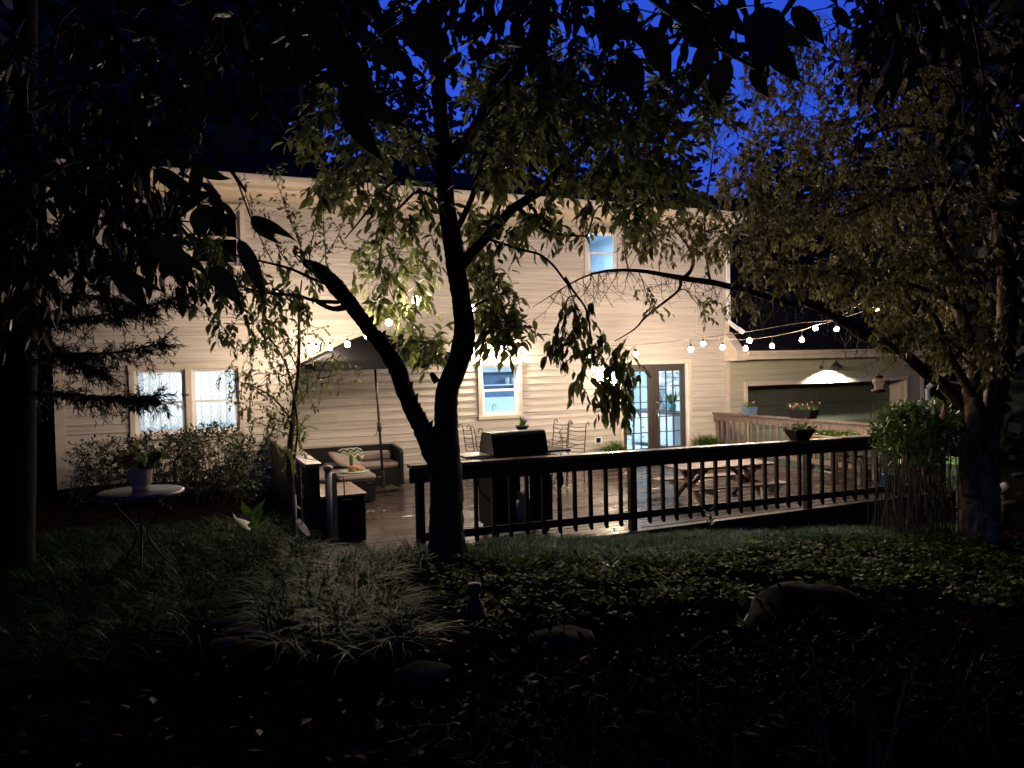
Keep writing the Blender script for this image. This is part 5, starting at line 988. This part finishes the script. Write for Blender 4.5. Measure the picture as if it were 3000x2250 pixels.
for bi,bo in enumerate(boughs):
    w_,r_=smoothpath([at_d(*q) for q in bo],np.linspace(.018,.005,len(bo)).tolist(),6); MB().tube(w_,r_,6,False).build('branch',M_twig,cf)
    for i in range(4,len(w_)):
        for j in range(7):
            st=w_[i]+(w_[i-1]-w_[i])*rng.random(); dr=nrm(nrm(w_[i]-w_[i-1])*.9+rv(.55)+np.array((0,0,-.35))); L_=rng.uniform(.08,.26); e=st+dr*L_; mb.tube([st,e],[.002,.001],3,False)
            for q in range(22): u=rng.random(); NP.append(st+(e-st)*u); NA.append(nrm(dr*.8+rv(.5)+np.array((0,0,-.2)))); NL.append(rng.uniform(.03,.075))
mb.build('twigs',M_twig,cf,kind='stuff'); NP=np.array(NP);NA=np.array(NA);NL=np.array(NL); Sd=unit(np.cross(NA,rng.normal(size=NA.shape))); V=leafverts(NP,NA,Sd,NL,np.full(len(NL),.008),LT_B).reshape(-1,3); bulk('needles',V,(LF_B[None]+(np.arange(len(NP))*4)[:,None,None]).reshape(-1,3),M_needle,cf,kind='stuff')
# near overhanging branch with big leaves
nb=thing('overhanging_branch','large dark leaves on branches hanging close overhead','tree branch',tuple(at_d(700,-900,2.6))); sk=[]; lv=Leaves(); tw=MB()
for L_ in [[(-600,-500,2.6,.03),(0,-150,2.5,.022),(300,60,2.4,.018),(500,260,2.2,.013),(620,420,2.,.008),(720,560,1.9,.004)],[(300,-600,2.6,.03),(700,-250,2.4,.02),(900,0,2.2,.014),(1000,160,2.,.009),(1060,280,1.9,.005)],[(1300,-700,2.8,.03),(1600,-300,2.5,.02),(1850,-60,2.3,.015),(2050,100,2.1,.01),(2160,170,2.,.006),(2250,220,1.9,.003)],[(2400,-700,3.,.03),(2400,-300,2.7,.02),(2350,-60,2.5,.014),(2280,60,2.3,.007),(2200,160,2.,.004)],[(-500,200,3.,.03),(-100,420,2.8,.02),(200,560,2.6,.014),(400,640,2.4,.008),(520,640,2.2,.004)],[(2900,-500,3.,.03),(2700,-100,2.8,.02),(2600,40,2.6,.012),(2500,100,2.4,.006)]]: addlimb(nb,'branch',L_,M_twig,sk,6,.1)
SK=np.array(sk)
# individually placed leaves (base px, tip px, depth, width ratio, side twist)
HL=[(1000,265,1180,360,1.85,.42),(1000,290,1100,460,1.8,.40),(960,100,1100,290,1.9,.42),(880,20,1000,120,2.0,.45),(760,190,880,240,2.1,.42),(1080,130,1200,210,1.9,.5),(1200,40,1290,190,1.9,.55),(640,380,720,430,2.0,.45),(560,290,640,330,2.0,.5),(640,325,500,300,2.1,.5),
 (2250,20,2230,180,1.8,.5),(2240,110,2340,240,1.75,.55),(2080,120,2030,270,1.8,.45),(2120,170,2100,300,1.85,.6),(2200,70,2380,120,1.9,.55),(2000,60,2090,150,1.9,.6),(1900,80,1960,230,1.9,.55),(2320,20,2420,130,2.,.5),(1740,40,1900,110,2.,.5),(1830,150,1870,300,1.9,.5),(2150,30,2050,110,1.9,.55),(2440,20,2500,90,2.1,.5),
 (588,595,485,585,2.2,.42),(588,590,535,520,2.2,.3),(600,600,575,680,2.2,.6),(615,600,640,575,2.2,.9),(650,590,695,650,2.2,.4),(735,640,800,705,2.1,.32),(735,635,855,690,2.1,.25),(560,480,660,530,2.3,.45),(450,500,560,560,2.3,.4),
 (620,780,700,880,2.3,.4),(450,700,560,800,2.2,.45),(330,760,420,900,2.2,.35),(360,800,470,850,2.3,.3),(700,700,780,860,2.4,.35),(500,160,450,40,2.4,.3)]
for (a,b,c_,d_,dep,wr) in HL:
    p=at_d(a,b,dep); q=at_d(c_,d_,dep-.05+rng.normal()*.05); ax=q-p; L_=np.linalg.norm(ax); lv.put(p,ax/L_,nrm(np.cross(ax,nrm(C-p)+rv(.25))),L_,L_*wr*.86)
    h=nearest(SK,p); 
    if np.linalg.norm(h-p)<.8: tw.tube([h,(h+p)/2+np.array((0,0,.02)),p],[.003,.0025,.002],4,False)
foliate(tw,lv,SK,[(250,250,300,230,3.2,.8,44),(100,600,180,200,3.4,.8,34),(330,540,180,100,3.4,.6,26),(330,640,160,80,3.6,.6,22),(220,760,120,60,3.6,.5,12),(650,150,220,150,3.2,.6,30),(1000,40,200,90,2.6,.5,20),(1350,20,220,80,2.7,.5,22),(1650,30,200,80,2.7,.5,22),(2000,20,220,60,2.6,.5,18),(2700,80,250,110,3.,.8,24),(2900,350,120,200,3.2,.6,14),(480,430,160,90,3.,.6,14),(430,680,110,60,3.2,.5,10),(60,850,90,90,3.2,.5,10)],.10,leafdroop=.6,length=.32,n=8,wr=.44,tw_r=.003)
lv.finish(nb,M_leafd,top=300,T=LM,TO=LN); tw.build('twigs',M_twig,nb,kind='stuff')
# large trees; the unseen ones around the camera are added to block sky light
def bigtree(name,lab,base,h,crown,leaf,mat,nl,tr=.25,crownz=.62):
    b=np.array(base,float); t=thing(name,lab,'tree',tuple(b)); top=b+np.array((rng.normal()*.3,rng.normal()*.3,h*.8)); MB().tube(smoothpath([b-np.array((0,0,.2)),b+(top-b)*.3+rv(.1),b+(top-b)*.65+rv(.15),top],[tr,tr*.8,tr*.5,tr*.15],4)[0],smoothpath([b,b,b,b],[tr,tr*.8,tr*.5,tr*.15],4)[1],10).build('trunk',M_bark,t)
    cen=b+np.array((0,0,h*crownz)); mb=MB(); hubs=[]
    for k in range(16):
        a=k*2.4; r=rng.uniform(.45,.95); e=cen+np.array((math.cos(a)*crown[0]*r,math.sin(a)*crown[1]*r,crown[2]*rng.uniform(-.8,.95))); s0=b+(top-b)*rng.uniform(.35,.95); mb.tube(smoothpath([s0,(s0+e)/2+np.array((0,0,.3)),e],[tr*.25,tr*.15,.02],3)[0],smoothpath([s0,s0,s0],[tr*.25,tr*.15,.02],3)[1],5,False); hubs.append(e)
    mb.build('branches',M_bark,t,kind='stuff'); hubs=np.array(hubs+[cen,cen+np.array((0,0,crown[2]*.6))])
    idx=rng.integers(0,len(hubs),nl); P=hubs[idx]+rng.normal(size=(nl,3))*np.array(crown)*.27; q=proj(P); P=P[~((q[:,2]>-.5)&(q[:,2]<7)&(np.abs(q[:,0]-1500)<2600)&(q[:,1]<3500))]; nl=len(P); A=unit(rng.normal(size=(nl,3))+np.array((0,0,-.3))); Sd=unit(np.cross(A,rng.normal(size=(nl,3)))); L_=leaf*rng.uniform(.6,1.3,nl)
    V=leafverts(P,A,Sd,L_,L_*.7,LT_B).reshape(-1,3); bulk('crown',V,(LF_B[None]+(np.arange(nl)*4)[:,None,None]).reshape(-1,3),mat,t,kind='stuff')
    return t
def bgt(px,py_top,d,wpx,lab,nl=5200,leaf=.42):
    ztop=float(at_d(px,py_top,d)[2]); p=at_d(px,1100,d); base=(p[0],p[1],-.6); h=ztop+.6; w=wpx/F*d
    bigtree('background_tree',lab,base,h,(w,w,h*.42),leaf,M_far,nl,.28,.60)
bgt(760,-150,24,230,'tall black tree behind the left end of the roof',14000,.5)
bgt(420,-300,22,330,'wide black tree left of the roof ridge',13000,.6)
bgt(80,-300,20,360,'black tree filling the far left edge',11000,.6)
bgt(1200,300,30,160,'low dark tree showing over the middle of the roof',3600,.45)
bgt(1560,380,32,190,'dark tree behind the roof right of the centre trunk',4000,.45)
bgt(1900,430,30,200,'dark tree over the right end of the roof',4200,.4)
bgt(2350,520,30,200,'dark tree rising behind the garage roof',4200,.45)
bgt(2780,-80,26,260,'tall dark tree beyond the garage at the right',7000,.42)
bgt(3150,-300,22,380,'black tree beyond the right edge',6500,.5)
bigtree('added_shade_tree','large added tree behind the viewer, blocking sky light',(-1.5,-17.5,.5),9,(5.0,5.0,3.2),.5,M_far,9000)  # added out of view to keep sky light off the foreground
bigtree('added_shade_tree','large added tree right behind the viewer, blocking sky light',(7.,-17.0,.4),9.5,(5.0,5.0,3.2),.5,M_far,9000)
bigtree('added_shade_tree','large added tree left of the viewer, blocking sky light',(-5.5,-10,.4),9,(3.6,4.5,3.4),.45,M_far,8000)
bigtree('added_shade_tree','large added tree right of the viewer, blocking sky light',(14.5,-13,.2),9,(4.2,4.5,3.2),.45,M_far,8000)
bigtree('evergreen_tree','broad added evergreen left of the house corner, blocking sky light',(-3.2,-2.5,.3),7,(2.2,2.6,3.2),.4,M_far,9000,crownz=.5)  # added at the open left side to block blue sky light
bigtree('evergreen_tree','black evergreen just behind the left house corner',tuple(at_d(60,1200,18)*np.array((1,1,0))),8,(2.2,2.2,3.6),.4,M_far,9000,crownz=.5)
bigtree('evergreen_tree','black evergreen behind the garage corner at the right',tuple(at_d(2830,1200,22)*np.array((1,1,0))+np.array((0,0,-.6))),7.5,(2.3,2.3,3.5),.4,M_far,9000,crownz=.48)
bigtree('evergreen_tree','added unseen evergreen just outside the right edge, blocking sky light',tuple(at_d(3560,1200,9)*np.array((1,1,0))+np.array((0,0,-.3))),7,(1.9,1.9,3.2),.35,M_far,9000,crownz=.5)  # added out of frame to keep sky light off the right trunk
bigtree('added_shade_tree','added tree over the right shoulder of the viewer, blocking sky light',(10.5,-15.5,.2),8,(2.6,2.6,3.4),.4,M_far,8000,crownz=.52)  # also added against sky light on the right trunk
bigtree('evergreen_tree','second added evergreen nearer the viewer beyond the left edge, blocking sky light',(-4.2,-6.5,.3),7,(2.0,2.4,3.2),.4,M_far,8000,crownz=.5)  # unseen, added to close the left side to the sky
bigtree('evergreen_tree','added evergreen out of view at the right, blocking sky light',(18.5,-8.5,-.5),7.5,(3.0,3.0,3.3),.4,M_far,9000,crownz=.52)  # unseen, added to block sky light from the right
bigtree('evergreen_tree','added evergreen beyond the drive past the right edge, blocking sky light',(23.5,-3.5,-.6),8,(3.2,3.4,3.6),.4,M_far,9000,crownz=.52)
bigtree('added_shade_tree','dark high canopy tree over the lawn at the left',(-.8,-8.8,.4),10,(3.2,3.0,1.5),.5,M_far,6000,tr=.1,crownz=.85) if False else None
# ------------------------------------------------------------------ grass, ground cover, litter
def inpoly(px,py,poly):
    inside=np.zeros(len(px),bool); n=len(poly); j=n-1
    for i in range(n):
        xi,yi=poly[i];xj,yj=poly[j]; c=((yi>py)!=(yj>py))&(px<(xj-xi)*(py-yi)/((yj-yi) or 1e-9)+xi); inside^=c; j=i
    return inside
def scatter(n,x0,x1,y0,y1,polys,jag=25):
    x=rng.uniform(x0,x1,n); y=rng.uniform(y0,y1,n); z=ground(x,y); P=np.stack([x,y,z],1); q=proj(P); px=q[:,0]+rng.normal(size=n)*jag; py=q[:,1]+rng.normal(size=n)*jag*.5
    m=np.zeros(n,bool)
    for po in polys: m|=inpoly(px,py,po)
    blocked=(x>3.2)&(y>-5.86)
    return P[m&(q[:,2]>.6)&~blocked]
G1=[(-400,1600),(300,1585),(800,1560),(850,1620),(760,1660),(640,1760),(560,1900),(-200,2100)]
G2=[(930,1590),(1080,1560),(1280,1560),(1280,1640),(1190,1680),(1100,1740),(1180,1830),(1250,1900),(1050,1960),(820,1900),(760,1800),(800,1700)]
G3=[(1360,1560),(1500,1555),(2100,1545),(2720,1490),(2850,1520),(2800,1580),(2300,1600),(2000,1650),(1500,1660),(1380,1640)]
G4=[(1350,1680),(1600,1660),(2100,1645),(2400,1600),(2800,1590),(3000,1640),(3050,1820),(2600,1760),(2290,1690),(2150,1780),(1750,1840),(1500,1880),(1300,1800)]
P=scatter(4200,-2,6.5,-12,-4.5,[G1,G2]); k_=rng.integers(10,24,len(P)); cz=np.repeat(rng.uniform(.7,1.15,len(P)),k_); P=np.repeat(P,k_,0); az=rng.uniform(0,6.283,len(P)); P=P+np.stack([np.cos(az),np.sin(az),az*0],1)*rng.uniform(0,.04,len(P))[:,None]
V,Fc=blades(P,.29,.012,1.35,5,az=az); bulk('liriope_grass',V,Fc,M_grass,kind='stuff',label='long arching grass blades in the beds either side of the path',cat='grass')
M_lawn=pmat('lawn_blade',(.055,.13,.040),.4,.3,5,island=.6,trans=.25,spec=.2)
P=scatter(90000,3.5,13,-9,-5.6,[G3],15); V,Fc=blades(P,.16,.006,.8,3); bulk('lawn_grass',V,Fc,M_lawn,kind='stuff',label='short grass strip along the front edge of the deck',cat='grass')
P2=np.stack([rng.uniform(3.35,12.5,6500),RY-.22-np.abs(rng.normal(size=6500))*.13,np.zeros(6500)],1); P2[:,2]=ground(P2[:,0],P2[:,1]); V,Fc=blades(P2,.25,.007,.9,4); bulk('edge_grass',V,Fc,M_lawn,kind='stuff',label='taller grass leaning against the deck edge',cat='grass')
P=scatter(6500,2,14,-12,-6,[G4,[(1280,1640),(1480,1650),(1500,1850),(1300,1800)]],30); k_=rng.integers(5,13,len(P)); n=k_.sum(); szc=np.repeat(rng.uniform(.6,1.5,len(P)),k_); hc=np.repeat(rng.uniform(.02,.14,len(P)),k_); tilt=np.repeat(rng.normal(size=(len(P),2))*.3,k_,0); P=np.repeat(P,k_,0)
az=rng.uniform(0,6.283,n); P=P+np.stack([np.cos(az)*.03,np.sin(az)*.03,hc],1)*1.0; A=unit(np.c_[np.cos(az),np.sin(az),rng.normal(size=n)*.35-.05]); Sd=unit(np.cross(A,np.c_[tilt+rng.normal(size=(n,2))*.3,np.ones(n)])); L_=rng.uniform(.03,.062,n)*szc
V=leafverts(P,A,Sd,L_,L_*.8,LT_B).reshape(-1,3); bulk('ground_cover',V,(LF_B[None]+(np.arange(n)*4)[:,None,None]).reshape(-1,3),M_cover,kind='stuff',label='low leafy ground cover on the slope right of the trunk',cat='ground cover')
n=2600; x=rng.uniform(-2,13,n); y=rng.uniform(-10.5,-5.95,n); P=np.stack([x,y,ground(x,y)+.012],1); A=unit(np.c_[rng.normal(size=(n,2)),rng.normal(size=n)*.25]); Sd=unit(np.cross(A,np.c_[rng.normal(size=(n,2))*.3,np.ones(n)])); L_=rng.uniform(.03,.085,n)
V=leafverts(P,A,Sd,L_,L_*.55,LT_B).reshape(-1,3); bulk('leaf_litter',V,(LF_B[None]+(np.arange(n)*4)[:,None,None]).reshape(-1,3),M_litter,kind='stuff',label='fallen leaves scattered over the dark mulch',cat='leaves')
# stones and foreground things
for k,(a,b,d,r,lab) in enumerate(((690,1790,5.0,.14,'flat grey stepping stone on the path'),(715,1830,4.7,.11,'smaller grey stone beside the stepping stone'),(660,1860,4.5,.08,'small upright stone on the path'),(1640,1860,4.4,.16,'long flat stone at the edge of the dark foreground'),(1230,1935,4.0,.12,'grey stone in the wet leaves'),(2370,1780,4.6,.31,'black boulder silhouette in the right foreground'))):
    p=at_d(a,b,d); z=gz(p[0],p[1]); t=thing('boulder' if r>.3 else 'stone',lab,'boulder' if r>.3 else 'stone',(p[0],p[1],z)); o=MB().ball((0,0,0),r,16,10,(1.25,1,.35 if r<.3 else .75)); ph=rng.random()*6
    o.v=[tuple(np.array(v)*(1+.16*math.sin(v[0]/r*3+ph)*math.cos(v[1]/r*2.6+v[2]/r*2)+.10*random.random())) for v in o.v]; q=o.build('rock',M_stone if r<.3 else pmat('silhouette_dark_rock',(.008,.008,.007),.95,.4,8,.02,spec=.05),None); q.parent=t; q.location=(0,0,r*.05)  # silhouette shade put into the boulder's near-black colour
p=at_d(1392,1790,4.6); t=thing('garden_ornament','rusty brown waisted garden ornament standing in the leaves','ornament',tuple(p)); MB().lathe([(0,-.05),(.06,-.04),(.055,.03),(.03,.08),(.028,.10),(.042,.14),(.04,.17),(.0,.175)],tuple(p),14).build('body',pmat('rust',(.035,.012,.007),.7,.3,14),t)
